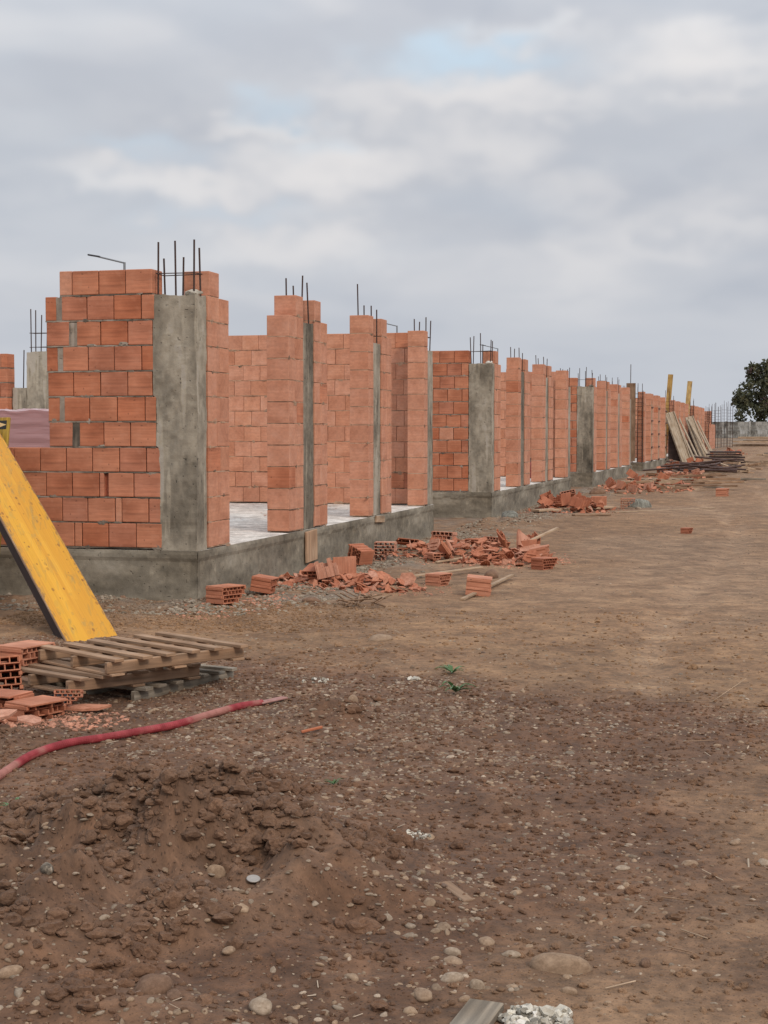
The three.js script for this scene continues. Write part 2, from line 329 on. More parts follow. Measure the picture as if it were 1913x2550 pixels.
const soil = (() => {
  const xs = [], zs = [];
  let x = -8; const right = [];
  for (let v = -6.2; v <= 2.2; v += .028) right.push(v);
  { let v = 2.2, s = .028; while (v < 700) { s *= 1.09; v += s; right.push(v); } }
  { let v = -6.2, s = .028; const left = []; while (v > -700) { s *= 1.09; v -= s; left.push(v); } xs.push(...left.reverse(), ...right); }
  { let v = 0, s = .15; const back = []; while (v < 300) { s *= 1.2; v += s; back.push(v); } zs.push(...back.reverse()); }
  for (let v = 0; v > -3; v -= .1) zs.push(v);
  for (let v = -3; v > -12.5; v -= .028) zs.push(v);
  { let v = -12.5, s = .03; while (v > -1400) { s *= s < .12 ? 1.012 : 1.03; v -= s; zs.push(v); } }
  const nx = xs.length, nz = zs.length, pos = new Float32Array(nx * nz * 3), uv = new Float32Array(nx * nz * 2), col = new Float32Array(nx * nz * 3), idx = [];
  for (let j = 0; j < nz; j++) for (let i = 0; i < nx; i++) {
    const k = j * nx + i, X = xs[i], Z = zs[j];
    pos[3 * k] = X; pos[3 * k + 1] = land(X, Z); pos[3 * k + 2] = Z; uv[2 * k] = X; uv[2 * k + 1] = Z;
    const gc = groundColour(X, Z); col[3 * k] = gc[0]; col[3 * k + 1] = gc[1]; col[3 * k + 2] = gc[2];
  }
  for (let j = 0; j < nz - 1; j++) for (let i = 0; i < nx - 1; i++) { const a = j * nx + i; idx.push(a, a + 1, a + nx, a + 1, a + nx + 1, a + nx); }
  const g = new THREE.BufferGeometry();
  g.setAttribute('position', new THREE.BufferAttribute(pos, 3)); g.setAttribute('uv', new THREE.BufferAttribute(uv, 2)); g.setAttribute('color', new THREE.BufferAttribute(col, 3));
  g.setIndex(idx); g.computeVertexNormals();
  const o = mesh('ground', g, std([1.12, 1.12, 1.12], .97, { vertexColors: true, map: soilMap, bumpMap: soilBump, bumpScale: .012 }), scene);
  tag(o, 'bare brown earth of the building site with a pale trodden track', 'ground', null, 'structure');
  return o;
})();

// ---------------------------------------------------------------- brick buildings
const CH = .24, BH = .227, BL = .278, TH = .255, Y0 = .50;     // course, brick height, brick length, wall thickness, top of the foundation
const brickGeo = {};
function brickShape(len, th, v, fine) { const L = Math.round(len * 200) / 200, k = `${L}|${th}|${v}|${fine}`; return brickGeo[k] ??= fine ? cbox(L - .005, BH + .004, th, .003, v * .31 + L, v * .47) : cbox(L - .009, BH, th, .005, v * .31 + L, v * .47); }
const frustum = new THREE.Frustum().setFromProjectionMatrix(new THREE.Matrix4().multiplyMatrices(camera.projectionMatrix.clone(), camera.matrixWorldInverse));
// one brick wall or pier: courses of bricks with mortar beds. axis 'z' runs away along the track, axis 'x' runs inwards; a, b are distances from the corner
function makeWall(B, name, axis, off, rows, o = {}) {
  const R = rng(o.seed || 5), part = new THREE.Group(); part.name = name; B.root.add(part);
  const th = o.th || TH, y0 = o.y0 ?? Y0, beds = [], cores = [], fills = [];
  const put = (a, y, t) => (axis === 'z' ? [-t, y, -a] : [-a, y, -off - t]);   // along, up, depth into the wall -> local
  rows.forEach((row, ri) => {
    if (!row) return;
    const y = y0 + ri * CH, segs = [];
    for (let i = 0; i < row.length - 1; i++) { if (row[i] === 'M' || row[i + 1] === 'M' || row[i] === '|' || row[i + 1] === '|') continue; segs.push([row[i], row[i + 1]]); }
    for (let i = 0; i < row.length; i++) if (row[i] === 'M') fills.push([row[i - 1], row[i + 1], y]);
    const lo = Math.min(...segs.flat()), hi = Math.max(...segs.flat());
    for (const [a, b] of segs) {
      const len = Math.abs(b - a), m = (a + b) / 2;
      const p = put(m, y + .012 + BH / 2 + (R() - .5) * .002, th / 2 + (R() - .5) * (o.pale ? .003 : .006));
      const set = o.pale ? (R() < .97 ? paleBricks : deepBricks) : (R() < .94 ? deepBricks : paleBricks);
      B.bricks.push({ part, p, len, th, turn: (axis === 'z' ? Math.PI / 2 : 0) + (R() - .5) * .012 + (R() < .5 ? Math.PI : 0), mat: pick(set, R), v: Math.floor(R() * 6), fine: !!o.pale, hide: o.hide ? o.hide(m) : false });
    }
    if (hi - lo > .08) cores.push([lo, hi, y]);
    // mortar bed under the course, squeezed out unevenly
    const step = B.near ? .045 : .25, n = Math.max(2, Math.ceil((hi - lo) / step)), ring = [];
    for (let i = 0; i <= n; i++) {
      const a = mix(lo + .004, hi - .004, i / n), j = B.near ? 1 : .3;
      const f = -.002 + (fbm(a * 9, y * 7 + off, 3, 133) - .5) * .026 * j, bk = -.002 + (fbm(a * 9 + 50, y * 7, 3, 137) - .5) * .026 * j, e = .0005 + (R() < .12 ? .004 * j : 0);
      ring.push([put(a, y - e, -f), put(a, y + .0125, -f), put(a, y + .0125, th + bk), put(a, y - e, th + bk)]);
    }
    beds.push(ring);
  });
  const pos = [];
  const quad = (a, b, c, d) => pos.push(...a, ...b, ...c, ...a, ...c, ...d);
  for (const r of beds) {
    for (let i = 0; i < r.length - 1; i++) for (let k = 0; k < 4; k++) quad(r[i][k], r[i + 1][k], r[i + 1][(k + 1) % 4], r[i][(k + 1) % 4]);
    quad(...r[0]); quad(...r[r.length - 1]);
  }
  const bed = boxUV(fromTris(pos, new Float32Array(pos.length / 3 * 2)), o.seed || 0, 0);
  const extra = fills.map(([a, b, y], i) => { const p = put((a + b) / 2, y + CH / 2, th / 2); const g = roughBox(Math.abs(b - a) + .012, BH + .006, th - .006, .025, .005, i + 3); if (axis === 'z') g.rotateY(Math.PI / 2); return g.translate(...p); });
  if (B.near) rows.forEach((row, ri) => {
    if (!row) return; const nums = row.filter((v) => typeof v === 'number'), lo = Math.min(...nums), hi = Math.min(Math.max(...nums), 3.2 + Math.min(...nums)), y = y0 + ri * CH;
    const n = Math.round((hi - lo) * (o.pale ? .8 : 1.6) + R() * .8);
    for (let k = 0; k < n; k++) { const a = mix(lo, hi, R()), sx = .02 + .07 * R() * R(), sy = .008 + .022 * R(); const g = ico(2, Math.floor(R() * 90), sx, sy, .004, .7, 2.4); if (axis === 'z') g.rotateY(Math.PI / 2); extra.push(g.translate(...put(a, y + .006 + (R() - .5) * .02, .002))); }
  });
  tag(mesh('mortar', mergeGeometries([bed, ...extra]), o.pale ? M.mortarPale : M.mortar, part), null, null, null, 'stuff');
  const core = cores.map(([a, b, y]) => { const g = cbox(b - a - .03, BH - .01, th - .075, .002); if (axis === 'z') g.rotateY(Math.PI / 2); return g.translate(...put((a + b) / 2, y + .012 + BH / 2, th / 2)); });
  if (core.length) mesh('brick_webs', mergeGeometries(core), M.brickCore, part);
  return part;
}
function courses(a, b, n, o = {}) {   // regular bond from a to b over n courses
  const R = rng(o.seed || 9), rows = [];
  for (let r = 0; r < n; r++) {
    const row = [a]; let x = a + (r % 2 ? BL * .5 : BL) + (R() - .5) * .03;
    while (x < b - .07) { row.push(x); x += BL + (R() - .5) * .006; }
    row.push(b); rows.push(row);
  }
  return rows;
}
function finishBricks(B, most = 300) {
  const w = B.root.position, list = B.bricks;
  for (const b of list) { const c = V(b.p[0] + w.x, b.p[1] + w.y, b.p[2] + w.z), d = c.distanceTo(camera.position); b.score = b.hide || !frustum.intersectsSphere(new THREE.Sphere(c, .3)) ? 0 : b.len / d; }
  list.sort((a, b) => b.score - a.score);
  const rest = new Map();
  list.forEach((b, i) => {
    const g = brickShape(b.len, b.th, b.v, b.fine);
    if (i < most && b.score > 0) { const m = mesh('brick', g, b.mat, b.part); m.position.set(...b.p); m.rotation.y = b.turn; return; }
    const q = g.clone().rotateY(b.turn).translate(...b.p); if (!rest.has(b.mat)) rest.set(b.mat, []); rest.get(b.mat).push(q);
  });
  for (const [m, gs] of rest) tag(mesh('brick_courses', mergeGeometries(gs), m, B.root), null, null, null, 'stuff');
}
function rebars(col, spots, yb, R, o = {}) {   // starter bars standing out of a column, each its own piece
  for (const [x, z, top] of spots) mesh('rebar', rod(V(x, yb - .05, z), V(x + (R() - .5) * .045, top, z + (R() - .5) * .045), o.r || .009), M.rebar, col);
}
function stirrup(col, x0, x1, z0, z1, y, R) {
  const t = () => (R() - .5) * .02, c = [V(x0, y + t(), z0), V(x1, y + t(), z0), V(x1, y + t(), z1), V(x0, y + t(), z1)];
  mesh('stirrup', mergeGeometries(c.map((p, i) => rod(p, c[(i + 1) % 4], .005, 5))), M.rebar, col);
}
function column(B, x0, x1, z0, z1, y0, y1, seed, o = {}) {   // local: x from x0 to x1 (negative inwards), s = distance along the front
  const g = roughBox(x1 - x0, y1 - y0, z1 - z0, B.near ? .03 : .09, o.amp ?? .008, seed);
  if (o.notch) { const p = g.attributes.position, w = x1 - x0; for (let i = 0; i < p.count; i++) if (p.getX(i) < -w / 2 + .03) { const y = p.getY(i) + (y0 + y1) / 2; p.setX(i, p.getX(i) + (y < 1.46 ? .072 : y < 1.94 ? .032 : 0)); } g.computeVertexNormals(); boxUV(g, seed * .37, seed * .21); }
  const c = mesh('concrete_column', g, M.conc, B.root); c.position.set((x0 + x1) / 2, (y0 + y1) / 2, -(z0 + z1) / 2);
  return c;
}
function gridFace(o, u, v, nu, nv, disp) {   // a fine sheet from corner o along u and v, pushed out along its normal by disp(u metres, v metres)
  const n = u.clone().cross(v).normalize(), U = u.length(), W = v.length(), pts = [], pos = [];
  for (let j = 0; j <= nv; j++) for (let i = 0; i <= nu; i++) { const e = disp(U * i / nu, W * j / nv); pts.push(o.clone().addScaledVector(u, i / nu).addScaledVector(v, j / nv).addScaledVector(n, e)); }
  const q = (k) => [pts[k].x, pts[k].y, pts[k].z];
  for (let j = 0; j < nv; j++) for (let i = 0; i < nu; i++) { const a = j * (nu + 1) + i, b = a + 1, c = a + nu + 1, d = c + 1; pos.push(...q(a), ...q(b), ...q(d), ...q(a), ...q(d), ...q(c)); }
  return boxUV(fromTris(pos, new Float32Array(pos.length / 3 * 2)));
}
function foundation(B, len, width, top, seed) {
  const yb = -.35, h = top - yb, st = B.near ? .035 : .12, e = B.near ? 1 : .6;
  const disp = (k) => (u, v) => {
    const y = yb + v, cut = .395 + (fbm(u * 3.1, k, 3, 141) - .5) * .06, edge = smooth(0, .04, h - v);
    return e * ((fbm(u * 1.2 + k, y * 2.2, 4, 143) - .5) * .016 + (fbm(u * 9, y * 14 + k, 3, 147) - .5) * .007 + (y > cut ? .006 : -.004)) * edge;
  };
  const gs = [
    gridFace(V(-width, yb, 0), V(width, 0, 0), V(0, h, 0), Math.ceil(width / st), Math.ceil(h / st), disp(seed)),                       // end towards the camera
    gridFace(V(0, yb, 0), V(0, 0, -len), V(0, h, 0), Math.ceil(len / st), Math.ceil(h / st), disp(seed + 3)),                         // front along the track
    gridFace(V(0, yb, -len), V(-width, 0, 0), V(0, h, 0), 12, 4, () => 0),
    gridFace(V(-width, yb, -len), V(0, 0, len), V(0, h, 0), 12, 4, () => 0)];
  mesh('foundation', mergeGeometries(gs), M.found, B.root);
  const s = gridFace(V(-width, top, 0), V(width, 0, 0), V(0, 0, -len), B.near ? 90 : 24, B.near ? 90 : 24, (u, v) => (fbm(u * 2, v * 2, 3, 151) - .5) * .012 * smooth(0, .15, Math.min(u, v, width - u, len - v)));
  mesh('floor_slab', s, M.slab, B.root);
}
function building(spec) {
  const { z, len, label, seed } = spec;
  const B = { root: thing('brick_building', label, 'building', [spec.x ?? X0, 0, z], 0, 'unfinished brick buildings along the track'), bricks: [], near: spec.near };
  const R = rng(seed), W = 9.6;
  foundation(B, len + .02, W, Y0 - .012, seed);
  const cw = spec.colW ?? .44;
  // end wall towards the camera
  if (spec.endRows) makeWall(B, 'end_wall', 'x', 0, spec.endRows, { seed: seed + 1, hide: (m) => m > 2.4 });
  else makeWall(B, 'end_wall', 'x', 0, courses(cw + .005, spec.endTo ?? 4.5, 11, { seed }), { seed: seed + 1, hide: (m) => m > 1.75 });
  // far end wall
  makeWall(B, 'cross_wall', 'x', len - TH, courses(.005 + TH, spec.crossTo ?? 6.8, 11, { seed: seed + 2 }), { seed: seed + 3, pale: true, hide: (m) => m > (spec.crossSeen ?? 4.4) });
  // front piers
  spec.piers.forEach((p, i) => {
    const rows = [];
    for (let r = 0; r < (p.n || 11); r++) {
      let [a, b] = [p.a, p.b];
      if (r === 10) { a = p.a1 ?? a; b = p.b1 ?? b; }
      const w = b - a;
      if (w > .42) rows.push(r % 2 ? [a, a + w * .56, b] : [a, a + w * .42, b]);
      else if (w > .33 && r % 3 === 1) rows.push([a, a + w * .7, b]);
      else rows.push([a, b]);
    }
    makeWall(B, 'pier', 'z', 0, rows, { seed: seed + 20 + i, pale: true });
  });
  // corner column
  if (spec.corner) {
    const top = Y0 + 10 * CH - .01, c = column(B, -cw, -.002, .003, TH - .005, Y0 - .01, top, seed + 4, { notch: !!spec.endRows });
    const q = [[-.40, .05], [-.40, .22], [-.22, .05], [-.22, .22], [-.04, .05], [-.04, .22]].map(([x, s]) => [x + cw / 2 + .0, -(s - TH / 2), spec.rebarTop ? 0 : 0]);
    const half = (top - Y0 + .01) / 2;
    q.forEach((b, k) => { b[2] = half + .36 + R() * .2 + (k === 2 ? .06 : 0); });
    rebars(c, q, half, R);
    stirrup(c, q[0][0] - .012, q[5][0] + .012, q[0][1] + .012, q[1][1] - .012, half + .19 + R() * .05, R);
    const lump = smoothIco(2, seed, .07, .03, .05, .5, 2).translate(cw / 2 - .06, half + .02, .05); mesh('mortar_lump', lump, M.plaster, c);
  }
  // narrow columns between the piers
  spec.strips.forEach(([s0, s1, top], i) => {
    if (spec.boarded) {   // still shuttered: pale board on the front with dark clamps
      const c = column(B, -TH, -.03, s0 + .004, s1 - .004, Y0, top, seed + 7 + i);
      const hb = mesh('shutter_board', cbox(.03, top - Y0 - .15, s1 - s0 - .1, .003, 0, 0, 'y'), M.woodPale, B.root); hb.position.set(-.012, (top + Y0) / 2 - .06, -(s0 + s1) / 2);
      for (let k = 0; k < 5; k++) { const m = mesh('clamp', cbox(.06, .05, s1 - s0 + .1, .004), M.steel, hb); m.position.set(.02, -1.1 + k * .52, 0); }
      return;
    }
    const c = column(B, -TH + .004, -.010 - R() * .006, s0 + .003, s1 - .003, Y0 - .005, top, seed + 7 + i, { amp: .006 });
    const half = (top - Y0 + .005) / 2, hz = (s1 - s0) / 2 - .06;
    rebars(c, [[-.09, hz, half + .4 + R() * .12], [-.09, -hz, half + .4 + R() * .15], [.085, hz, half + .42 + R() * .12], [.085, -hz, half + .4 + R() * .1]].map((b, k) => { if (spec.tall && spec.tall[i] === k) b[2] += .3; return b; }), half, R);
    if (R() < .6) stirrup(c, -.1, .1, hz + .012, -hz - .012, half + .1 + R() * .2, R);
  });
  spec.after?.(B, R);
  finishBricks(B, spec.most ?? 300);
  return B;
}
const strip = (s0, s1, t = 2.86) => [s0, s1, t];
const nearEnd = [   // bottom course first; distances from the corner, M = a wide joint packed with mortar
  [.36, .625, .91, 1.185, 1.265, ...run(1.545, 9.4)], [.37, .495, .77, .84, 1.125, 1.39, ...run(1.668, 9.4)], [.37, .645, .91, '|', .95, 1.00, 1.285, 1.56, ...run(1.838, 9.4)], [.37, .515, .79, 1.07, 1.345, 1.62, ...run(1.90, 9.4)],
  [.41, .675, .95, 1.205, 'M', 1.27, 1.52], [.41, .525, .81, 1.095, 1.36, 'M', 1.40, 1.53], [.445, .70, .98, 1.26, 1.53], [.43, .555, .835, 1.105, 1.37, 'M', 1.42, 1.54], [.44, .695, .975, 1.225, 'M', 1.295, 1.54],
  [.42, .555, .835, 1.115, 1.38, 'M', 1.43, 1.55], [.44, .715, .99, 1.265, 1.40]];
function run(a, b) { const o = []; for (let x = a; x < b; x += BL) o.push(x); return o; }
building({
  near: true, z: -13.5, len: 9.82, seed: 3, corner: true, endRows: nearEnd, crossTo: 6.28,
  label: 'nearest unfinished orange brick building with broad concrete corner column and six tall bars',
  piers: [{ a: .29, b: .86, a1: .33, b1: .60 }, { a: 2.72, b: 3.25, a1: 2.98 }, { a: 3.67, b: 4.18, b1: 3.92 }, { a: 6.02, b: 6.28 }, { a: 6.69, b: 7.23, b1: 6.98 }, { a: 9.17, b: 9.42 }],
  strips: [strip(3.26, 3.66), strip(6.29, 6.68, 2.80), strip(9.43, 9.81)], tall: [null, 0, null],
  after(B, R) {
    // offcuts of board nailed under the narrow columns
    const o1 = mesh('timber_offcut', cbox(.028, .36, .41, .006, .3, .2, 'y'), M.woodPeach, B.root); o1.position.set(.022, .295, -3.46); o1.rotation.x = .03;
    const o2 = mesh('timber_offcut', cbox(.028, .09, .42, .005, .1, .6), M.woodPale, B.root); o2.position.set(.022, .44, -6.52); o2.rotation.x = -.05;
    // the columns at the inner end of the far wall, seen through the window opening
    const c = column(B, -6.80, -6.29, 9.54, 9.82, Y0, 2.93, 61);
    rebars(c, [[-.2, .08, 1.92], [-.12, .08, 1.9], [-.02, .09, 1.82], [.08, .08, 1.75], [.19, .08, 1.70]], 1.2, R); stirrup(c, -.22, .22, .1, -.1, 1.30, R); stirrup(c, -.22, .22, .1, -.1, 1.52, R);
    const d = column(B, -7.06, -6.81, 9.54, 9.80, Y0, 2.34, 63); rebars(d, [[0, 0, 1.55]], .9, R);
    makeWall(B, 'cross_wall', 'x', 9.40, courses(7.08, 8.3, 9, { seed: 77 }).concat([[7.08, 7.2, 7.48, 7.76, 8.3]]), { seed: 78, hide: () => false });
  },
});
const body = (n) => [{ a: .29, b: .90, a1: .33, b1: .62 }, { a: 2.85, b: 3.18, a1: 2.9 }, { a: 3.66, b: 4.36, b1: 4.05 }, { a: 6.02, b: 6.46, a1: 6.1 }, { a: 6.93, b: 7.6, b1: 7.3 }, { a: 9.6, b: 10.1, a1: 9.66 }];
const bodyStrips = [strip(3.19, 3.65), strip(6.47, 6.92), strip(10.11, 10.58, 2.75)];
building({ near: true, z: -28.3, x: -5.44, len: 10.6, seed: 31, corner: true, piers: body(), strips: bodyStrips, most: 290, label: 'second brick building from the camera, broad grey column between brick end wall and rubble heap' });
building({ z: -43.0, x: -5.41, len: 10.9, seed: 53, corner: true, piers: body(), strips: bodyStrips, most: 260, label: 'third brick building, grey corner column beside low rubble and wooden pallet' });
function cage(parent, x, s, w, d, y0, y1, R, step = .16) {   // a cage of upright bars with ties
  const gs = [];
  for (const [i, j] of [[-1, -1], [-1, 1], [1, -1], [1, 1], [0, -1], [0, 1]]) gs.push(rod(V(x + i * w / 2, y0, -s + j * d / 2), V(x + i * w / 2 + (R() - .5) * .04, y1 + R() * .5, -s + j * d / 2), .011, 5));
  const m = mesh('rebar_cage', mergeGeometries(gs), M.rebar, parent), ties = [];
  for (let y = y0 + .1; y < y1; y += step) { const c = [[-1, -1], [1, -1], [1, 1], [-1, 1]].map(([i, j]) => V(x + i * w / 2 * 1.05, y, -s + j * d / 2 * 1.05)); c.forEach((p, k) => ties.push(rod(p, c[(k + 1) % 4], .006, 4))); }
  mesh('ties', mergeGeometries(ties), M.rebar, m);
  return m;
}
function bareCorner(B, R) { cage(B.root, -.24, .14, .38, .2, Y0 - .1, 3.1, R); }
building({ z: -58.0, x: -5.40, len: 11.2, seed: 71, piers: body(), strips: bodyStrips, boarded: true, most: 220, endTo: 4.5, colW: .46, label: 'fourth brick building with pale shutter boards clamped to its narrow columns',
  after(B, R) { bareCorner(B, R); const p = mesh('shutter_board', cbox(.05, 2.9, .34, .004, 0, 0, 'y'), M.woodDark, B.root); p.position.set(-.46, 2.0, .18); p.rotation.y = Math.PI / 2;
    mesh('rebar', rod(V(-.5, .5, .1), V(-.48, 4.15, .1), .014), M.rebar, B.root); } });
building({ z: -73.2, x: -5.40, len: 11, seed: 83, piers: body(), strips: bodyStrips.map((s) => [s[0], s[1], 2.6]), most: 120, colW: .5, label: 'fifth brick building, behind the grey boards leaning on its front', after: bareCorner });
building({ z: -88.0, x: -5.38, len: 11, seed: 91, piers: body(), strips: bodyStrips.map((s) => [s[0], s[1], 2.6]), most: 60, colW: .5, label: 'sixth brick building, far down the row with uncast corner cage', after: bareCorner });
building({ z: -102.8, x: -5.36, len: 9, seed: 97, piers: [{ a: .3, b: .9, n: 7 }, { a: 1.6, b: 4.2, n: 7 }, { a: 4.6, b: 8.7, n: 7 }], strips: [], most: 40, colW: .5, endTo: 3, label: 'last and lowest brick building at the far end of the row',
  after(B, R) { cage(B.root, -.2, .1, .4, .3, Y0, 3.0, R); cage(B.root, -.2, 4.4, .3, .3, Y0, 3.1, R); cage(B.root, -.25, 8.8, .4, .4, Y0, 3.2, R); } });

// ---------------------------------------------------------------- yellow shuttering panel leaning on the window sill
{
  const r0 = V(-5.05, .0, -11.0), r1 = V(-7.53, 1.75, -13.5), a = r1.clone().sub(r0).normalize(), w = a.clone().cross(V(0, 1, 0)).normalize(), n = w.clone().cross(a);
  const Wd = .43, L = 4.0;
  const cv = document.createElement('canvas'); cv.width = 2048; cv.height = 256; const c = cv.getContext('2d');
  c.fillStyle = '#c98f1e'; c.fillRect(0, 0, 2048, 256);
  const R = rng(5);
  for (let k = 0; k < 7; k++) { c.fillStyle = `rgba(${R() < .5 ? '236,182,40' : '196,132,22'},${.10 + R() * .14})`; c.fillRect(0, k * 37, 2048, 37); }
  for (let k = 0; k < 700; k++) { c.strokeStyle = `rgba(${R() < .5 ? '150,92,14' : '240,190,60'},${.05 + R() * .13})`; c.lineWidth = .6 + R() * 1.8; const y = R() * 256, x = R() * 2048, l = 60 + R() * 500; c.beginPath(); c.moveTo(x, y); c.bezierCurveTo(x + l / 3, y + R() * 8 - 4, x + l / 1.5, y + R() * 8 - 4, x + l, y + R() * 6 - 3); c.stroke(); }
  for (let k = 0; k < 60; k++) { const x = R() * 2048, y = R() * 256, q = 2 + R() * 5; c.fillStyle = `rgba(110,62,16,${.25 + R() * .4})`; c.beginPath(); c.ellipse(x, y, q * 2.0, q, 0, 0, 7); c.fill(); }
  for (let k = 0; k < 160; k++) { c.fillStyle = `rgba(130,110,84,${.05 + R() * .16})`; c.beginPath(); c.ellipse(R() * 2048, R() * 256, 6 + R() * 60, 2 + R() * 9, R() * .3, 0, 7); c.fill(); }
  for (let k = 0; k < 50; k++) { c.strokeStyle = `rgba(90,66,40,${.2 + R() * .3})`; c.lineWidth = 1 + R(); const x = R() * 2048, y = R() * 256; c.beginPath(); c.moveTo(x, y); c.lineTo(x + R() * 60 - 30, y + R() * 26 - 13); c.stroke(); }
  for (let k = 0; k < 300; k++) { const e = R() < .5 ? R() * R() * 18 : 256 - R() * R() * 18; c.fillStyle = `rgba(128,92,60,${.2 + R() * .4})`; c.beginPath(); c.ellipse(R() * 2048, e, 3 + R() * 20, 1 + R() * 3, 0, 0, 7); c.fill(); }
  for (let k = 0; k < 26; k++) { const x = R() * 2048, y = R() * 256; for (let m = 0; m < 16; m++) { c.fillStyle = `rgba(${R() < .6 ? '150,134,108' : '118,92,62'},${.06 + R() * .14})`; c.beginPath(); c.ellipse(x + (R() - .5) * 110, y + (R() - .5) * 26, 3 + R() * 22, 1 + R() * 6, R() * .4, 0, 7); c.fill(); } }
  for (let k = 0; k < 9; k++) { c.fillStyle = `rgba(226,176,58,${.10 + R() * .15})`; c.fillRect(R() * 2048, R() * 230, 200 + R() * 500, 10 + R() * 26); }
  // black end band with the maker's arrow
  const bandX = 1960; c.fillStyle = '#1a1510'; c.fillRect(bandX, 20, 74, 216); c.fillStyle = '#c9a060'; c.beginPath(); c.moveTo(bandX + 10, 128); c.lineTo(bandX + 60, 60); c.lineTo(bandX + 42, 128); c.lineTo(bandX + 60, 196); c.fill();
  const map = new THREE.CanvasTexture(cv); map.colorSpace = THREE.SRGBColorSpace;
  const face = std([1, 1, 1], .6, { map });
  const p = thing('shuttering_panel', 'long yellow shuttering panel leaning on the window sill behind the pallets', 'panel', [r0.x + .04, land(r0.x, r0.z) - .05, r0.z + .04]);
  const basis = new THREE.Matrix4().makeBasis(a, w.clone().negate(), n);
  const place = (g) => g.applyMatrix4(basis);
  const top = place(at(cbox(L, Wd, .020, .003), L / 2, Wd / 2, -.012)); mesh('board', top, M.wood, p);
  const sheet = new THREE.PlaneGeometry(L - .004, Wd - .012).toNonIndexed(); mesh('yellow_face', place(at(sheet, L / 2, Wd / 2, .0005)), face, p);
  const frame = std([.05, .028, .025], .8, { map: woodMap });
  for (const y of [.035, Wd / 2, Wd - .035]) mesh('stiffener', place(at(cbox(L - .02, .05, .115, .004), L / 2, y, -.080)), frame, p);
  for (let k = 0; k < 6; k++) mesh('cross_batten', place(at(cbox(.06, Wd - .1, .05, .004), .2 + k * .7, Wd / 2, -.05)), frame, p);
  // a second, shorter panel behind it
  const bx = -7.21, bz = -12.95, u2 = V(-.07, 1.76, -.46).normalize(), w2 = V(1, 0, 0).addScaledVector(u2, -u2.x).normalize(), n2 = w2.clone().cross(u2);
  const p2 = thing('shuttering_panel', 'yellow shuttering panel with black end band, behind the long leaning panel', 'panel', [bx, land(bx, bz) - .01, bz]);
  const b2 = new THREE.Matrix4().makeBasis(w2, u2, n2), Lp = 1.80;
  mesh('board', at(cbox(.42, Lp, .027, .003, 0, 0, 'y'), -.21, Lp / 2, 0).applyMatrix4(b2), std([.62, .42, .05], .6, { map: woodMap }), p2);
  mesh('end_band', at(cbox(.36, .085, .002, .0005), -.205, Lp - .075, .0155).applyMatrix4(b2), std([.012, .01, .008], .6), p2);
  const tri = new THREE.Shape(); tri.moveTo(.045, 0); tri.lineTo(-.05, .03); tri.lineTo(-.02, 0); tri.lineTo(-.05, -.03);
  for (const x of [-.07, -.205, -.34]) mesh('arrow_mark', boxUV(new THREE.ShapeGeometry(tri).toNonIndexed()).translate(x, Lp - .075, .0175).applyMatrix4(b2), std([.6, .42, .2], .6), p2);
}

// ---------------------------------------------------------------- stacked pallets
function pallet(label, cx, y, cz, s, mats, tilt = 0, n = 7) {
  const p = thing('pallet', label, 'pallet', [cx, y, cz], s, 'wooden pallets stacked near the leaning panel');
  p.rotation.order = 'YXZ'; p.rotation.x = tilt;
  const R = rng(Math.round(cx * 1000 + y * 77));
  for (const x of [-.36, 0, .36]) { const m = mesh('stringer', cbox(.032, .066, 1.0, .004, R() * 4, R() * 4, 'z'), mats, p); m.position.set(x, .047, 0); }
  for (let k = 0; k < n; k++) { const m = mesh('slat', cbox(.86 + (R() - .5) * .05, .020, .056 + R() * .016, .003, R() * 4, R() * 4), mats, p); m.position.set((R() - .5) * .03, .0905, -.44 + k * .88 / (n - 1)); m.rotation.y = (R() - .5) * .05; }
  for (const z of [-.44, 0, .44]) { const m = mesh('bottom_board', cbox(.80, .014, .09, .002, R() * 4, R() * 4), mats, p); m.position.set(0, .0068, z); }
  return p;
}
{
  const yb = Math.max(land(-3.75, -8.36), land(-3.95, -8.9), land(-3.5, -9.3)) - .03;
  const ctr = (x, z, sx, sz, half = .5) => [x + sx * half + sz * .37, z + sz * half - sx * .37];
  const [ax, az] = ctr(-3.754, -8.363, .264, -.964), [bx, bz] = ctr(-3.985, -7.97, .444, -.896), [cx, cz] = ctr(-3.79, -8.07, .52, -.855);
  pallet('grey weathered pallet lying at the bottom of the pallet stack', ax, yb, az, -Math.atan2(.264, .964), M.woodGrey);
  pallet('brown pallet in the middle of the pallet stack, brick ends over its corner', bx, yb + .103, bz, -Math.atan2(.444, .896), M.woodDark, -.02);
  pallet('brown pallet on top of the stack at the foot of the yellow panel', cx, yb + .212, cz, -Math.atan2(.52, .855), M.wood, 0, 6);
}

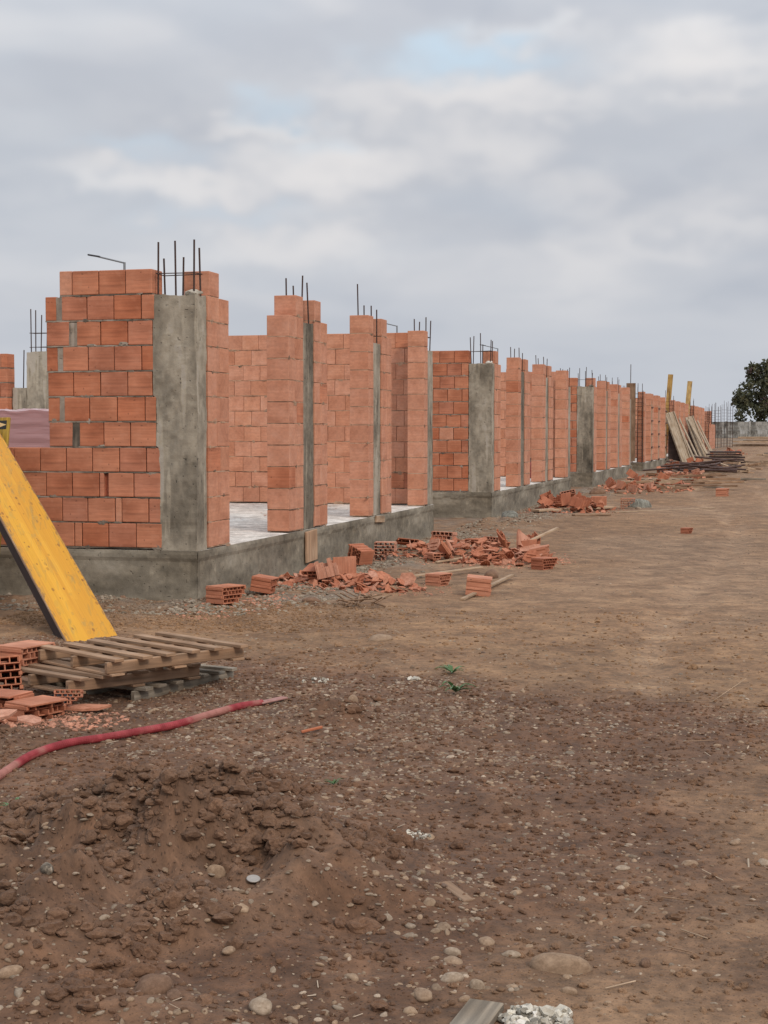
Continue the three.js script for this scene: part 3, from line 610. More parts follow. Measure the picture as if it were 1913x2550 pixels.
// ---------------------------------------------------------------- hollow bricks and rubble
function hollowBrick(seed, nx, nz, keep, jag, w = .28, d = .25, h = .225) {   // webs round the cells that are left; holes run along y
  const R = rng(seed), gs = [], cw = w / nx, cd = d / nz, has = (i, j) => i >= 0 && j >= 0 && i < nx && j < nz && keep(i, j);
  const ht = () => h * (1 - jag * R());
  const slab = (x0, x1, z0, z1, hh) => { const g = cbox(x1 - x0, hh, z1 - z0, .0015, R(), R(), 'y'); gs.push(g.translate((x0 + x1) / 2 - w / 2, hh / 2, (z0 + z1) / 2 - d / 2)); };
  for (let j = 0; j <= nz; j++) for (let i = 0; i < nx; i++) if (has(i, j) || has(i, j - 1)) {
    let k = i; while (k + 1 < nx && (has(k + 1, j) || has(k + 1, j - 1))) k++;
    const t = has(i, j) && has(i, j - 1) ? .008 : .011; slab(i * cw - .003, (k + 1) * cw + .003, j * cd - t / 2, j * cd + t / 2, ht()); i = k;
  }
  for (let j = 0; j < nz; j++) for (let i = 0; i <= nx; i++) if (has(i, j) || has(i - 1, j)) {
    const outer = !(has(i, j) && has(i - 1, j)), sh = !outer && j % 2 ? cw * .45 : 0; slab(i * cw - .004 + sh, i * cw + (outer ? .006 : .004) + sh, j * cd + .004, (j + 1) * cd - .004, ht());
    if (outer && j % 2 === 0) slab(i * cw - .010, i * cw + .012, j * cd + cd * .2, j * cd + cd * .75, h * (1 - jag * R()));      // tongues on the outer face
  }
  return mergeGeometries(gs).translate(0, -h / 2, 0);
}
const HB = [
  hollowBrick(1, 5, 7, () => true, 0), hollowBrick(2, 5, 7, (i, j) => j < 4 || (i > 2 && j < 5), .12), hollowBrick(3, 5, 7, (i, j) => i + j < 6, .2), hollowBrick(4, 5, 6, (i, j) => i < 3, .15),
  hollowBrick(5, 5, 7, (i, j) => j > 2 && !(i === 0 && j < 5), .3), hollowBrick(6, 4, 6, (i, j) => (i < 2 || j < 3), .45), hollowBrick(7, 5, 7, (i, j) => j < 3, .35), hollowBrick(8, 5, 5, (i, j) => j < 2 || i < 1, .5), hollowBrick(9, 6, 7, (i, j) => j < 4 && !(i > 3 && j > 2) && !(i === 5 && j > 1), .12), hollowBrick(10, 5, 7, (i, j) => j < 1, .25), hollowBrick(11, 5, 7, (i, j) => j < 2 && i + j < 5, .4), hollowBrick(12, 5, 7, (i, j) => j < 1 || (j < 2 && i > 2), .5)];
const NB = HB.length;
function shard(seed) {   // a flat broken piece of brick skin with ribs where webs joined it
  const R = rng(seed), s = new THREE.Shape(), n = 5 + Math.floor(R() * 3), w = .5 + R() * .5;
  for (let k = 0; k < n; k++) { const a = (k + R() * .6) / n * Math.PI * 2, r = .6 + R() * .4; k ? s.lineTo(Math.cos(a) * r, Math.sin(a) * r * w) : s.moveTo(Math.cos(a) * r, Math.sin(a) * r * w); }
  const gs = [boxUV(new THREE.ExtrudeGeometry(s, { depth: .1, bevelEnabled: false }).rotateX(-Math.PI / 2).toNonIndexed())];
  for (let k = 0; k < 2; k++) gs.push(cbox(.8, .09 + R() * .08, .07, .01).translate(0, -.03, (k - .5) * .4 * w));
  const g = mergeGeometries(gs); g.computeVertexNormals(); return g;
}
const SH = [1, 2, 3, 4, 5, 6].map(shard);
const rubbleMats = [[.58, .225, .125], [.62, .265, .158], [.54, .200, .110], [.64, .315, .210], [.50, .180, .098]].map((c) => brickTint(...c));
function rubbleBrick(v, x, z, lift, rx, ry, rz, label, group, m, sc = 1) {
  const o = single(v < NB ? (v ? 'broken_brick' : 'hollow_brick') : 'brick_shard', v < NB ? HB[v] : SH[v - NB], m || pick(rubbleMats), label, v < NB ? 'brick' : 'shard', [x, 0, z], 0, group);
  o.rotation.set(rx, ry, rz, 'YXZ'); o.scale.setScalar(v < NB ? sc : sc * .13);
  // set it down: lowest corner a little into the ground, plus lift where it lies on others
  const bb = new THREE.Box3().setFromObject(o); o.position.y = land(x, z) - bb.min.y + lift - .006;
  return o;
}
const P = Math.PI;
// by the pallets
rubbleBrick(3, -4.47, -8.25, -.02, P / 2 - .25, .75, .2, 'broken hollow brick, open cells towards the pallets, under a whole brick', 'loose bricks beside the pallets', rubbleMats[0]);
rubbleBrick(8, -4.53, -8.50, .15, P / 2, 1.35, .03, 'whole hollow brick resting on a broken one against the pallet stack', 'loose bricks beside the pallets', rubbleMats[1]);
rubbleBrick(2, -3.95, -7.90, 0, 1.35, .25, .1, 'thin lattice of broken brick webs standing upright before the pallets', 'loose bricks beside the pallets', rubbleMats[1], .55).scale.y *= .3;
rubbleBrick(6, -4.05, -7.72, 0, P / 2, 1.3, .1, 'long split strip of hollow brick on the soil before the pallets', 'loose bricks beside the pallets', rubbleMats[0], .95);
rubbleBrick(6, -4.30, -7.78, .03, P / 2, .5, .65, 'tilted split strip of brick leaning on another near the pallets', 'loose bricks beside the pallets', rubbleMats[2], .95);
rubbleBrick(8 + 4, -3.86, -7.96, .01, .1, .4, 0, 'flat orange brick shard on the soil before the grey pallet', 'loose bricks beside the pallets', rubbleMats[1], 1.1);
rubbleBrick(10 + 4, -4.05, -7.28, .02, .2, 1.4, .1, 'flat brick shard with grey face near the red hose', 'loose bricks beside the pallets', rubbleMats[3], 1.1);
rubbleBrick(11 + 4, -3.97, -7.48, .0, .1, 2.4, .1, 'small pinkish brick shard between hose and split bricks', 'loose bricks beside the pallets', rubbleMats[3], .9);
rubbleBrick(13 + 4, -4.17, -7.45, .0, .4, 3.0, .1, 'small dusty brick shard beside the tilted strip', 'loose bricks beside the pallets', rubbleMats[2], .8);
// along the front
const fr = 'loose bricks lying along the foundations';
rubbleBrick(8, -4.92, -12.98, 0, P / 2, 1.05, -.1, 'broken hollow brick with open cells beside the nearest foundation corner', fr, rubbleMats[0], 1.0);
rubbleBrick(8, -5.04, -14.35, .01, P / 2 + .15, 1.75, .1, 'grooved broken brick tipped on its side at the foundation', fr, rubbleMats[2], .95);
rubbleBrick(8, -3.62, -15.9, 0, P / 2, 1.25, 0, 'single orange brick lying flat apart from the rubble', fr, rubbleMats[1], .85);
rubbleBrick(8, -3.05, -15.2, 0, P / 2 + .1, 1.75, 0, 'grooved brick lying on its side behind the thin batten', fr, rubbleMats[1], 1.15);
rubbleBrick(3, -5.05, -17.9, .02, .3, .9, P / 2, 'cement-smeared broken brick tilted against the foundation under the boarded column', fr, rubbleMats[2]);
rubbleBrick(5, -4.90, -18.5, 0, P / 2, .2, .1, 'broken brick with cells showing, beside the larger heap', fr, rubbleMats[3], .9);
rubbleBrick(8, -2.86, -18.25, 0, P / 2, 1.0, 0, 'brown brick at the near edge of the larger heap', fr, rubbleMats[4], .9);
rubbleBrick(8, -3.05, -19.2, 0, P / 2 - .2, 1.7, .1, 'orange half brick at the outer end of the larger heap', fr, rubbleMats[1]);
rubbleBrick(8, -1.66, -38.6, 0, P / 2, 1.5, 0, 'lone orange brick out on the track near the long pale batten', fr, rubbleMats[1], 1.3);
rubbleBrick(8, -1.62, -24.9, 0, P / 2, 1.2, 0, 'small lone brick lying in the middle of the track', fr, rubbleMats[4], .62);
rubbleBrick(0, -3.9, -32.1, .0, 0, .1, 0, 'square faced brick on the plank side of the far rubble', fr, rubbleMats[1], 1.05);
rubbleBrick(2, -3.3, -32.1, .0, P / 2, .5, .4, 'broken brick beside the grey boulder on the track edge', fr, rubbleMats[1]);
function heap(name, label, group, cx, cz, wx, wz, hh, nb, ns, seed, rot = 0) {
  const R = rng(seed), c = Math.cos(rot), s = Math.sin(rot);
  const spot = (k) => { const a = R() * P * 2, r = Math.sqrt(R()) * k, u = Math.cos(a) * r, v = Math.sin(a) * r; return [cx + u * wx * c - v * wz * s, cz + u * wx * s + v * wz * c, Math.max(0, 1 - u * u - v * v)]; };
  for (let k = 0; k < nb; k++) { const [x, z, q] = spot(.95); rubbleBrick(pick([4, 6, 7, 9, 9, 10, 10, 11, 11, 12, 13, 14, 15, 16, 17], R), x, z, hh * q * R(), (R() < .5 ? P / 2 : 0) + (R() - .5) * 1.1, R() * P * 2, (R() - .5) * 1.2, label, group, pick(rubbleMats, R), .8 + R() * .3); }
  const parts = new Map();
  for (let k = 0; k < ns; k++) {
    const [x, z, q] = spot(1.15), m = pick(rubbleMats, R), sc = .03 + .10 * R() * R() + .03 * q;
    const g = SH[Math.floor(R() * 6)].clone().scale(sc, sc * 1.1, sc).applyMatrix4(new THREE.Matrix4().makeRotationFromEuler(new THREE.Euler((R() - .5) * 1.4, R() * 6.3, (R() - .5) * 1.4)));
    g.translate(x, land(x, z) + hh * q * R() * .9 + sc * .15, z); if (!parts.has(m)) parts.set(m, []); parts.get(m).push(g);
  }
  const t = thing(name, label.replace(/^broken hollow brick/, 'scatter of small brick shards'), 'shards', [0, 0, 0]); t.userData.kind = 'stuff';
  for (const [m, gs] of parts) tag(mesh('shards', mergeGeometries(gs), m, t), null, null, null, 'stuff');
}
heap('brick_shards', 'broken hollow brick in the small heap against the nearest foundation', 'bricks of the nearest heap', -4.35, -15.35, .62, .5,  .10, 7, 170, 201);
heap('brick_shards', 'broken hollow brick chips strewn in front of the boarded pier', 'chips by the foundation', -4.98, -15.7, .42, .7, .04, 0, 150, 203);
heap('brick_shards', 'broken hollow brick in the larger heap beyond the first', 'bricks of the larger heap', -4.10, -19.6, .95, 1.1, .20, 25, 260, 205);
heap('brick_shards', 'broken hollow brick in the outer tail of the larger heap', 'bricks of the heap tail', -3.45, -19.0, .55, .6, .08, 6, 90, 207);
heap('brick_shards', 'broken hollow brick behind the pale plank at the second building', 'bricks of the plank heap', -4.35, -31.2, .75, 1.3, .22, 20, 200, 209);
heap('brick_shards', 'broken hollow brick before the third building and pallet', 'bricks of the pallet heap', -3.9, -42.4, 1.15, 3.4, .26, 22, 300, 211);
heap('brick_shards', 'broken hollow brick far off beside the leaning boards', 'bricks near the leaning boards', -4.3, -57.0, .5, 2, .35, 8, 40, 213);
heap('brick_shards', 'broken hollow brick beyond the steel prop heap', 'bricks beyond the props', -3.6, -63, .9, 4, .3, 10, 90, 219);
heap('brick_shards', 'broken hollow brick at the far end of the row', 'bricks at the far end', -3.4, -88, 1.1, 4, .3, 12, 60, 215);

// ---------------------------------------------------------------- red corrugated hose
{
  const pts = [[-3.30, -5.2], [-3.44, -5.75], [-3.537, -6.374], [-3.585, -6.80], [-3.533, -7.078], [-3.42, -7.247], [-3.293, -7.399], [-3.187, -7.615], [-3.106, -7.918], [-3.037, -8.289], [-2.975, -8.42]].map(([x, z]) => V(x, land(x, z) + .018, z));
  const cu = new THREE.CatmullRomCurve3(pts), L = cu.getLength(), n = Math.round(L / .0045), K = 14, r0 = .0205, pos = [], uv = [];
  const fr = [];
  for (let i = 0; i <= n; i++) { const t = i / n, p = cu.getPointAt(t), d = cu.getTangentAt(t), s = d.clone().cross(V(0, 1, 0)).normalize(), u = s.clone().cross(d); fr.push([p, s, u, r0 + .0016 * Math.sin(i * P / 1.5) - .004 * smooth(.95, 1, t)]); }
  const pt = (i, k) => { const [p, s, u, r] = fr[i], a = k / K * P * 2; return p.clone().addScaledVector(s, Math.cos(a) * r).addScaledVector(u, Math.sin(a) * r); };
  for (let i = 0; i < n; i++) for (let k = 0; k < K; k++) { const a = pt(i, k), b = pt(i + 1, k), c = pt(i + 1, k + 1), d = pt(i, k + 1); for (const q of [a, b, c, a, c, d]) pos.push(q.x, q.y, q.z); for (const [ii, kk] of [[i, k], [i + 1, k], [i + 1, k + 1], [i, k], [i + 1, k + 1], [i, k + 1]]) uv.push(ii * .0045, kk / K * .13); }
  const hoseMap = tex(512, 256, (u, v, i, j) => { const d = smooth(.34, .66, fbmP(u, v, 9, 4, 5, 91)), f = fbmP(u, v, 40, 12, 3, 95); return [mix(.54, .62, d) + (f - .5) * .18, mix(.17, .41, d) + (f - .5) * .14, mix(.19, .37, d) + (f - .5) * .14]; }, true, .6);
  const h = thing('hose', 'red corrugated hose snaking over the soil in front of the pallets', 'hose');
  mesh('hose_body', fromTris(pos, uv), std([1, 1, 1], .75, { map: hoseMap }), h);
  const e0 = cu.getPointAt(1), tip = V(-2.902, land(-2.902, -8.625) + .022, -8.625);
  mesh('flattened_end', bar(e0.clone().add(V(-.01, -.002, .015)), tip, .055, .012, .005), std([.50, .27, .24], .85, { map: brickMap }), h);
}

// ---------------------------------------------------------------- wrapped brick pallet inside the nearest building
{
  const p = thing('wrapped_brick_pallet', 'pallet of bricks in pink stretch film, seen over the window sill', 'bricks', [-8.66, Y0, -16.6], .1);
  mesh('pallet_base', cbox(1.12, .12, 1.1, .006), M.woodDark, p).position.y = .066;
  for (let k = 0; k < 5; k++) for (let i = 0; i < 4; i++) { const m = mesh('brick_layer', cbox(.275, .232, 1.04, .004, i, k), rubbleMats[(i + k) % 5], p); m.position.set(-.414 + i * .277, .245 + k * .234, 0); }
  const g = new THREE.BoxGeometry(1.18, 1.22, 1.10, 40, 60, 40).toNonIndexed(), q = g.attributes.position;
  for (let i = 0; i < q.count; i++) { const x = q.getX(i), y = q.getY(i), z = q.getZ(i), e = (fbm(y * 16 + fbm(x * 2, z * 2, 2, 5) * 3, (x + z) * 1.6, 4, 161) - .5) * .05; q.setXYZ(i, x * (1 + e), y + (y > .55 ? (fbm(x * 5, z * 5, 3, 9) - .3) * .08 : 0), z * (1 + e)); }
  g.computeVertexNormals();
  const film = new THREE.MeshPhysicalMaterial({ roughness: .38, transmission: .42, thickness: 0, ior: 1.3 }); film.color.setRGB(.56, .34, .34);
  mesh('stretch_film', boxUV(g), film, p).position.y = .74;
}

{ // glimpsed through the gap between the second building's middle piers
  const t = thing('gas_cylinder', 'dark red upright cylinder glimpsed between piers of the second building', 'cylinder', [-6.19, Y0, -37.2]);
  mesh('cylinder_body', new THREE.LatheGeometry([[0, 0], [.11, .0], [.12, .03], [.12, .30], [.09, .36], [.04, .38], [.04, .40], [0, .40]].map(([a, b]) => new THREE.Vector2(a, b)), 20).toNonIndexed(), std([.16, .012, .012], .5), t);
  mesh('valve', cbox(.10, .10, .06, .01), M.steel, t).position.set(0, .44, 0);
}

// ---------------------------------------------------------------- planks, battens, boards and props
function board(name, label, cat, p, q, w, h, m, group) { const c = p.clone().add(q).multiplyScalar(.5), b = bar(p.clone().sub(c), q.clone().sub(c), w, h); return single(name, b, m, label, cat, [c.x, c.y, c.z], 0, group); }
const onGround = (x, z, up = .02) => V(x, land(x, z) + up, z);
board('batten', 'thin pale batten lying beside the lone grooved brick', 'batten', onGround(-3.08, -14.55, .012), onGround(-2.98, -16.75, .05), .045, .022, M.woodPale);
board('batten', 'short pale batten stuck out of the larger heap', 'batten', onGround(-3.35, -19.9, .18), onGround(-3.05, -20.6, .34), .05, .025, M.woodPale);
board('batten', 'pale stick lying on grey gravel before the larger heap', 'batten', onGround(-4.2, -18.3, .02), onGround(-3.85, -19.0, .05), .04, .02, M.woodPale);
board('batten', 'pale lath behind the lone flat orange brick', 'batten', onGround(-4.05, -16.3, .03), onGround(-3.5, -17.6, .06), .05, .018, M.woodPale);
board('plank', 'long pale plank lying in front of the second building heap', 'plank', onGround(-4.86, -29.8, .05), onGround(-3.60, -31.6, .05), .22, .045, M.woodPale);
board('plank', 'thin pale strip of wood lying across the track', 'plank', onGround(-3.4, -30.6, .015), onGround(-1.6, -33.2, .015), .05, .02, M.woodPale);
board('plank', 'narrow dark offcut beside the long pale plank', 'plank', onGround(-4.0, -29.0, .02), onGround(-3.4, -29.7, .02), .1, .03, M.woodDark);
board('plank', 'wooden offcut end at the bottom edge of the stony soil', 'plank', onGround(-.83, -3.86, .01), onGround(-.80, -4.12, .014), .10, .024, M.woodGrey);
board('plank', 'flat tan offcut pressed into the soil among the stones', 'plank', onGround(-1.14, -5.10, -.002), onGround(-1.03, -4.98, -.002), .042, .014, M.woodDark);
board('batten', 'orange plastic peg lying on the stony soil past the hose', 'peg', onGround(-2.46, -7.58, .012), onGround(-2.37, -7.66, .014), .014, .014, std([.40, .13, .06], .85));
{ // pallet among the rubble of the third building
  const p = thing('pallet', 'pale pallet lying on the rubble before the third building', 'pallet', [-3.75, land(-3.75, -43.2) + .12, -43.3], .35);
  for (const z of [-.5, 0, .5]) mesh('stringer', cbox(1.2, .09, .09, .004), M.woodPale, p).position.set(0, .06, z);
  for (let k = 0; k < 6; k++) mesh('slat', cbox(.11, .022, 1.1, .003), M.woodPale, p).position.set(-.54 + k * .216, .118, 0);
  for (const z of [-.5, 0, .5]) mesh('bottom_board', cbox(1.2, .02, .1, .003), M.woodPale, p).position.set(0, .004, z);
}
// grey sheets and timbers leaning on the fifth building
function lean(name, label, cat, z0, w, xb, top, side, m, thick = .024, shadeWedge) {
  const b = onGround(xb, z0, 0), t = V(X0 + .04, top, z0 - .1), a = t.clone().sub(b), L = a.length(); a.normalize();
  const n = V(...side).cross(a).normalize(); if (n.x < 0) n.multiplyScalar(-1); const s2 = n.clone().cross(a).normalize();
  const o = thing(name, label, cat, [b.x, b.y, b.z], 0, 'boards leaning on the fifth building');
  const M4 = new THREE.Matrix4().makeBasis(a, s2, n);
  mesh('board', at(cbox(L, w, thick, .003, z0, 0), L / 2, 0, thick / 2).applyMatrix4(M4), m, o);
  if (shadeWedge) {   // dark wedge standing in for the shade between sheet and wall
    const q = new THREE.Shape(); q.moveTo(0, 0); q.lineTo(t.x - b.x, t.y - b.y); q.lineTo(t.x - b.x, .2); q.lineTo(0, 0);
    mesh('shade_wedge', boxUV(new THREE.ExtrudeGeometry(q, { depth: .022, bevelEnabled: false })).translate(.0, 0, -.06), M.plyAndShade, o);
    for (const k of [-1, 1]) mesh('edge_batten', at(cbox(L - .01, .05, .05, .003), L / 2, k * (w / 2 - .03), .05).applyMatrix4(M4), m, o);
  }
}
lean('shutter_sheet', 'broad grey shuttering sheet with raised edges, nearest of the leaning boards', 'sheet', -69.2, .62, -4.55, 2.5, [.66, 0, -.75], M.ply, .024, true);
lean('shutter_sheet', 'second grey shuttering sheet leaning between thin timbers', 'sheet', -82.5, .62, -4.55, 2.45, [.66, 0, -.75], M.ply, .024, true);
[[-72.6, .10, -4.05, 2.35], [-75.4, .10, -4.05, 2.3], [-82.3, .16, -3.95, 2.3], [-84.5, .12, -4.1, 2.35], [-87, .10, -4.0, 2.3], [-90, .10, -4.1, 2.3]].forEach(([z, w, x, t], i) =>
  lean('leaning_timber', ['pale timber leaning next to the nearest grey sheet', 'pale timber leaning midway between the two grey sheets', 'broad pale timber just past the second grey sheet', 'reddish timber second past the far grey sheet', 'thin timber third past the far grey sheet', 'last thin timber leaning toward the bar cages'][i], 'timber', z, w, x - .35, t, [.66, 0, -.75], i === 3 ? M.woodDark : M.ply, .05));
board('yellow_board', 'taller yellow board standing up above the brick walls', 'board', V(-5.95, .5, -74.2), V(-5.72, 4.40, -75), .24, .03, std([.60, .38, .10], .7, { map: woodMap }), 'yellow boards above the far walls');
board('yellow_board', 'shorter pale yellow board standing above the far walls', 'board', V(-5.75, .5, -84.6), V(-5.45, 4.40, -85), .26, .03, std([.66, .46, .18], .7, { map: woodMap }), 'yellow boards above the far walls');
// heap of steel props, timber and plates
{
  const R = rng(301);
  for (let k = 0; k < 34; k++) {
    const x = -3.05 + (R() - .5) * 1.5, z = -56.0 + (R() - .5) * 6.5, L = 1.0 + R() * 1.6, a = (R() - .5) * 1.5 + .5, y = land(x, z) + .04 + R() * .42 * (1 - Math.abs(x + 3.05) / 1.1);
    const d = V(Math.cos(a), (R() - .5) * .25, -Math.sin(a) * 1.6).normalize().multiplyScalar(L / 2), c = V(x, y, z);
    const g = rod(d.clone().negate(), d, .028 + R() * .012, 8);
    single('steel_prop', g, M.steel, 'rusty steel prop in the tangled heap before the leaning sheets', 'prop', [c.x, c.y + Math.abs(d.y), c.z], 0, 'steel props heaped before the leaning sheets');
  }
  for (let k = 0; k < 16; k++) { const x = -1.95 + (R() - .5) * .9, z = -56.5 + (R() - .5) * 3, a = R() * 6.3, L = .3 + R() * .5, p = onGround(x, z, .05 + R() * .22); board('timber_offcut', 'short timber offcut in the pile beside the steel props', 'offcut', p, p.clone().add(V(Math.cos(a) * L, (R() - .5) * .2, Math.sin(a) * L)), .09, .06, R() < .5 ? M.woodPale : M.wood, 'timber offcuts beside the steel props'); }
  for (let k = 0; k < 5; k++) { const o = single('form_plate', cbox(1.25, .07, 1.5, .006), k % 2 ? M.steel : M.plyAndShade, ['lowest', 'second lowest', 'middle', 'second highest', 'topmost'][k] + ' dark form plate in the low stack behind the steel props', 'plate', [-2.75 + (R() - .5) * .2, land(-2.7, -67) + .12 + k * .11, -67 + (R() - .5) * .3], R() * .3, 'dark form plates stacked behind the props'); }
  board('plank', 'dark beam end lying before the steel prop heap', 'plank', onGround(-3.9, -53.2, .12), onGround(-2.1, -49.0, .06), .12, .06, M.woodDark);
  board('plank', 'pale beam lying across the near side of the prop heap', 'plank', onGround(-4.6, -50.5, .16), onGround(-3.0, -50.0, .10), .12, .08, M.wood);
  board('steel_bar', 'thin rusty bar alone on the track beyond the pallet', 'bar', onGround(-2.1, -49.9, .03), onGround(-1.40, -49.2, .03), .05, .04, M.steel);
  for (let k = 0; k < 12; k++) { const x = -1.7 + (R() - .5) * .9, z = -66 + (R() - .5) * 5, a = R() * 6.3, L = .4 + R() * .6, p = onGround(x, z, .06 + R() * .1); board('timber_offcut', 'timber offcut in the small pile out on the track', 'offcut', p, p.clone().add(V(Math.cos(a) * L, 0, Math.sin(a) * L)), .1, .08, R() < .6 ? M.woodPale : M.woodDark, 'timber offcuts out on the track'); }
  for (let k = 0; k < 9; k++) { const y = .08 + Math.floor(k / 3) * .28, z = -120 - (k % 3) * 1.5 - R(), x = -4.6 + R() * .8; board('plank', 'long pale plank in the far stack before the concrete fence', 'plank', onGround(x, z, y), onGround(x + 5 + R() * 2, z - 1 + R() * 2, y), .35, .12, R() < .7 ? M.woodPale : M.woodGrey, 'planks stacked before the fence'); }
  for (let k = 0; k < 5; k++) { const x = -2.2 + R() * 1.4, z = -80 - R() * 12; board('plank', 'weathered plank lying flat beyond the offcut pile', 'plank', onGround(x, z, .05), onGround(x + 1.2 + R(), z - 1 + R() * 2, .06), .2, .08, R() < .5 ? M.woodPale : M.woodGrey, 'planks flat on the far track'); }
}
{
  const R = rng(331);
  for (let k = 0; k < 24; k++) { const x = -4.6 + R() * 2.4, z = -41 - R() * 11, a = (R() - .5) * 1.2, L = .6 + R() * 1.3, p = onGround(x, z, .05 + R() * .16); board('plank', 'loose timber lying in the rubble strip before the third building', 'plank', p, p.clone().add(V(Math.cos(a) * L, (R() - .5) * .1, Math.sin(a) * L)), .07 + R() * .08, .03 + R() * .04, pick([M.woodPale, M.wood, M.woodDark, M.woodGrey], R), 'timbers in the rubble strip'); }
}
heap('brick_shards', 'broken hollow brick between the pallet and the steel props', 'bricks before the props', -3.6, -49.5, 1.1, 3.4, .26, 14, 170, 217);
// bar cages at the end of the row
{
  const R = rng(311);
  [[-5.25, -113.2, 'bar cage standing closest to the last brick wall'], [-4.85, -114.0, 'bar cage standing second past the last wall'], [-4.45, -114.6, 'outermost bar cage standing before the concrete fence']].forEach(([x, z, l]) => { const t = thing('bar_cage', l, 'rebar cage', [x, land(x, z), z], 0, 'bar cages past the last wall'); cage(t, 0, 0, .34, .34, -.05, 2.9, R, .22); });
}

// ---------------------------------------------------------------- fence, tree, street lamps
{
  const z = -185, yb = land(-3, z) - .05, f = thing('concrete_fence', 'grey concrete panel fence closing the far end of the site', 'fence', [-3, yb, z]);
  for (let b = -8; b < 8; b++) {
    const x = b * 2.7 + .75;
    mesh('post', cbox(.26, 2.02, .2, .01, b, 0), M.fence, f).position.set(x, 1.0, 0);
    for (let k = 0; k < 4; k++) mesh('panel', cbox(2.44, .478, .07, .012, b * .7, k), M.fence, f).position.set(x + 1.35, .26 + k * .485, -.01);
  }
}
{
  const R = rng(401), tx = -1.2, tz = -196, y0 = land(tx, tz), t = thing('broadleaf_tree', 'dark leafy tree behind the concrete fence', 'tree', [tx, y0, tz]);
  const bark = std([.09, .065, .05], .95, { map: woodMap }), wood = [];
  wood.push(new THREE.CylinderGeometry(.16, .30, 5, 9, 3).toNonIndexed().translate(0, 2.5, 0));
  const lobes = [[0, 6, 0, 3.6], [-3.2, 5.2, .5, 2.6], [-2.6, 7.2, -.5, 1.9], [1.5, 8.0, 0, 2.6], [3, 5.5, 0, 3.0], [-3.8, 3.4, .2, 2.2], [-1.2, 3.2, .8, 2.4], [2, 3.0, .5, 2.6], [-1.2, 8.2, .3, 1.5], [-4.9, 4.6, .2, 1.1], [-3.5, 8.0, 0, .9], [5, 7, 0, 2]];
  for (const [x, y, z] of lobes) wood.push(rod(V(0, 2 + R() * 2, 0), V(x * .8, y, z), .06, 6));
  mesh('trunk', mergeGeometries(wood), bark, t);
  const leafMat = [[.075, .080, .034], [.105, .098, .042], [.050, .054, .026], [.085, .050, .042]].map((c) => { const m = new THREE.MeshPhysicalMaterial({ roughness: .85, transmission: .25, thickness: 0, side: THREE.DoubleSide }); m.color.setRGB(...c); return m; });
  const pos = leafMat.map(() => []);
  for (const [lx, ly, lz, lr] of lobes) for (let c = 0; c < 26 * lr; c++) {
    const d = V(R() - .5, R() - .5, R() - .5).normalize().multiplyScalar(lr * (R() < .12 ? 1 + R() * .28 : Math.cbrt(.2 + .8 * R()))), cl = V(lx, ly, lz).add(d), m = pos[Math.floor(R() * R() * 4)];
    for (let k = 0; k < 15; k++) {
      const p = cl.clone().add(V(R() - .5, R() - .5, R() - .5).multiplyScalar(.75)), a = V(R() - .5, R() - .7, R() - .5).normalize(), b = a.clone().cross(V(R() - .5, R() - .5, R() - .5)).normalize(), s = .12 + R() * .20;
      const q0 = p.clone().addScaledVector(a, s), q1 = p.clone().addScaledVector(b, s * .6), q2 = p.clone().addScaledVector(a, -s), q3 = p.clone().addScaledVector(b, -s * .6);
      for (const q of [q0, q1, q2, q0, q2, q3]) m.push(q.x, q.y, q.z);
    }
  }
  leafMat.forEach((m, i) => mesh('crown', fromTris(pos[i], new Float32Array(pos[i].length / 3 * 2)), m, t));
}
[[-27.2, -60, 'street lamp arm showing above the nearest brick end wall'], [-26.7, -104, 'street lamp arm showing above the third pier'], [-26.0, -138, 'farthest street lamp, just over the second building']].forEach(([x, z, l]) => {
  const t = thing('street_lamp', l, 'street lamp', [x, land(x, z), z], 0, 'street lamps beyond the buildings'), y = 8.55 - land(x, z) * 0;
  mesh('pole', new THREE.CylinderGeometry(.05, .09, y, 10).toNonIndexed().translate(0, y / 2, 0), M.lamp, t);
  mesh('arm', rod(V(0, y - .03, 0), V(-1.2, y + .27, 0), .035, 8), M.lamp, t);
  const h = mesh('lamp_head', cbox(.55, .07, .2, .02), std([.04, .04, .045], .5), t); h.position.set(-1.38, y + .31, 0); h.rotation.z = -.18;
});

// ---------------------------------------------------------------- stones, clods, plants and litter
const stoneMap = tex(512, 512, (u, v, i, j) => { const a = fbmP(u, v, 4, 4, 4, 201), b = fbmP(u, v, 24, 24, 3, 203), l = .84 + (a - .5) * .30 + (b - .5) * .16 + (hash2(i, j, 7) - .5) * .08; return [l, l * (.98 + (a - .5) * .06), l * (.95 + (a - .5) * .12)]; }, true, .8);
const stoneGeo = [1, 2, 3, 4, 5, 6].map((s) => smoothIco(3, s + 40, 1, .55 + (s % 3) * .12, .68 + (s % 2) * .2, .26, .9));
function stone(label, x, z, r, o = {}) { const g = stoneGeo[(o.v ?? 0) % 6]; const s = single('stone', g, o.m || M.stone, label, 'stone', [x, 0, z], o.turn ?? R0() * 6.3, o.group); if (z > -9) r *= .82; s.scale.set(r * 1.1, r * (o.flat ?? .8), r * .95); s.position.y = land(x, z) + r * (o.flat ?? .8) * (o.sink ?? .1); return s; }
const pale = std([.43, .335, .25], .9, { map: stoneMap }), buff = std([.38, .265, .18], .92, { map: stoneMap }), dull = std([.28, .165, .105], .93, { map: stoneMap, bumpMap: concBump, bumpScale: .004 });
stone('largest flat smooth stone half buried in the near soil', -.66, -4.50, .095, { m: buff, v: 3, turn: .15, flat: .75, sink: .05 });
stone('pale angular stone above the white plaster lump', -.99, -4.54, .034, { m: pale, v: 1 });
stone('broken buff stone just below a pale angular one', -.97, -4.46, .038, { m: buff, v: 2 });
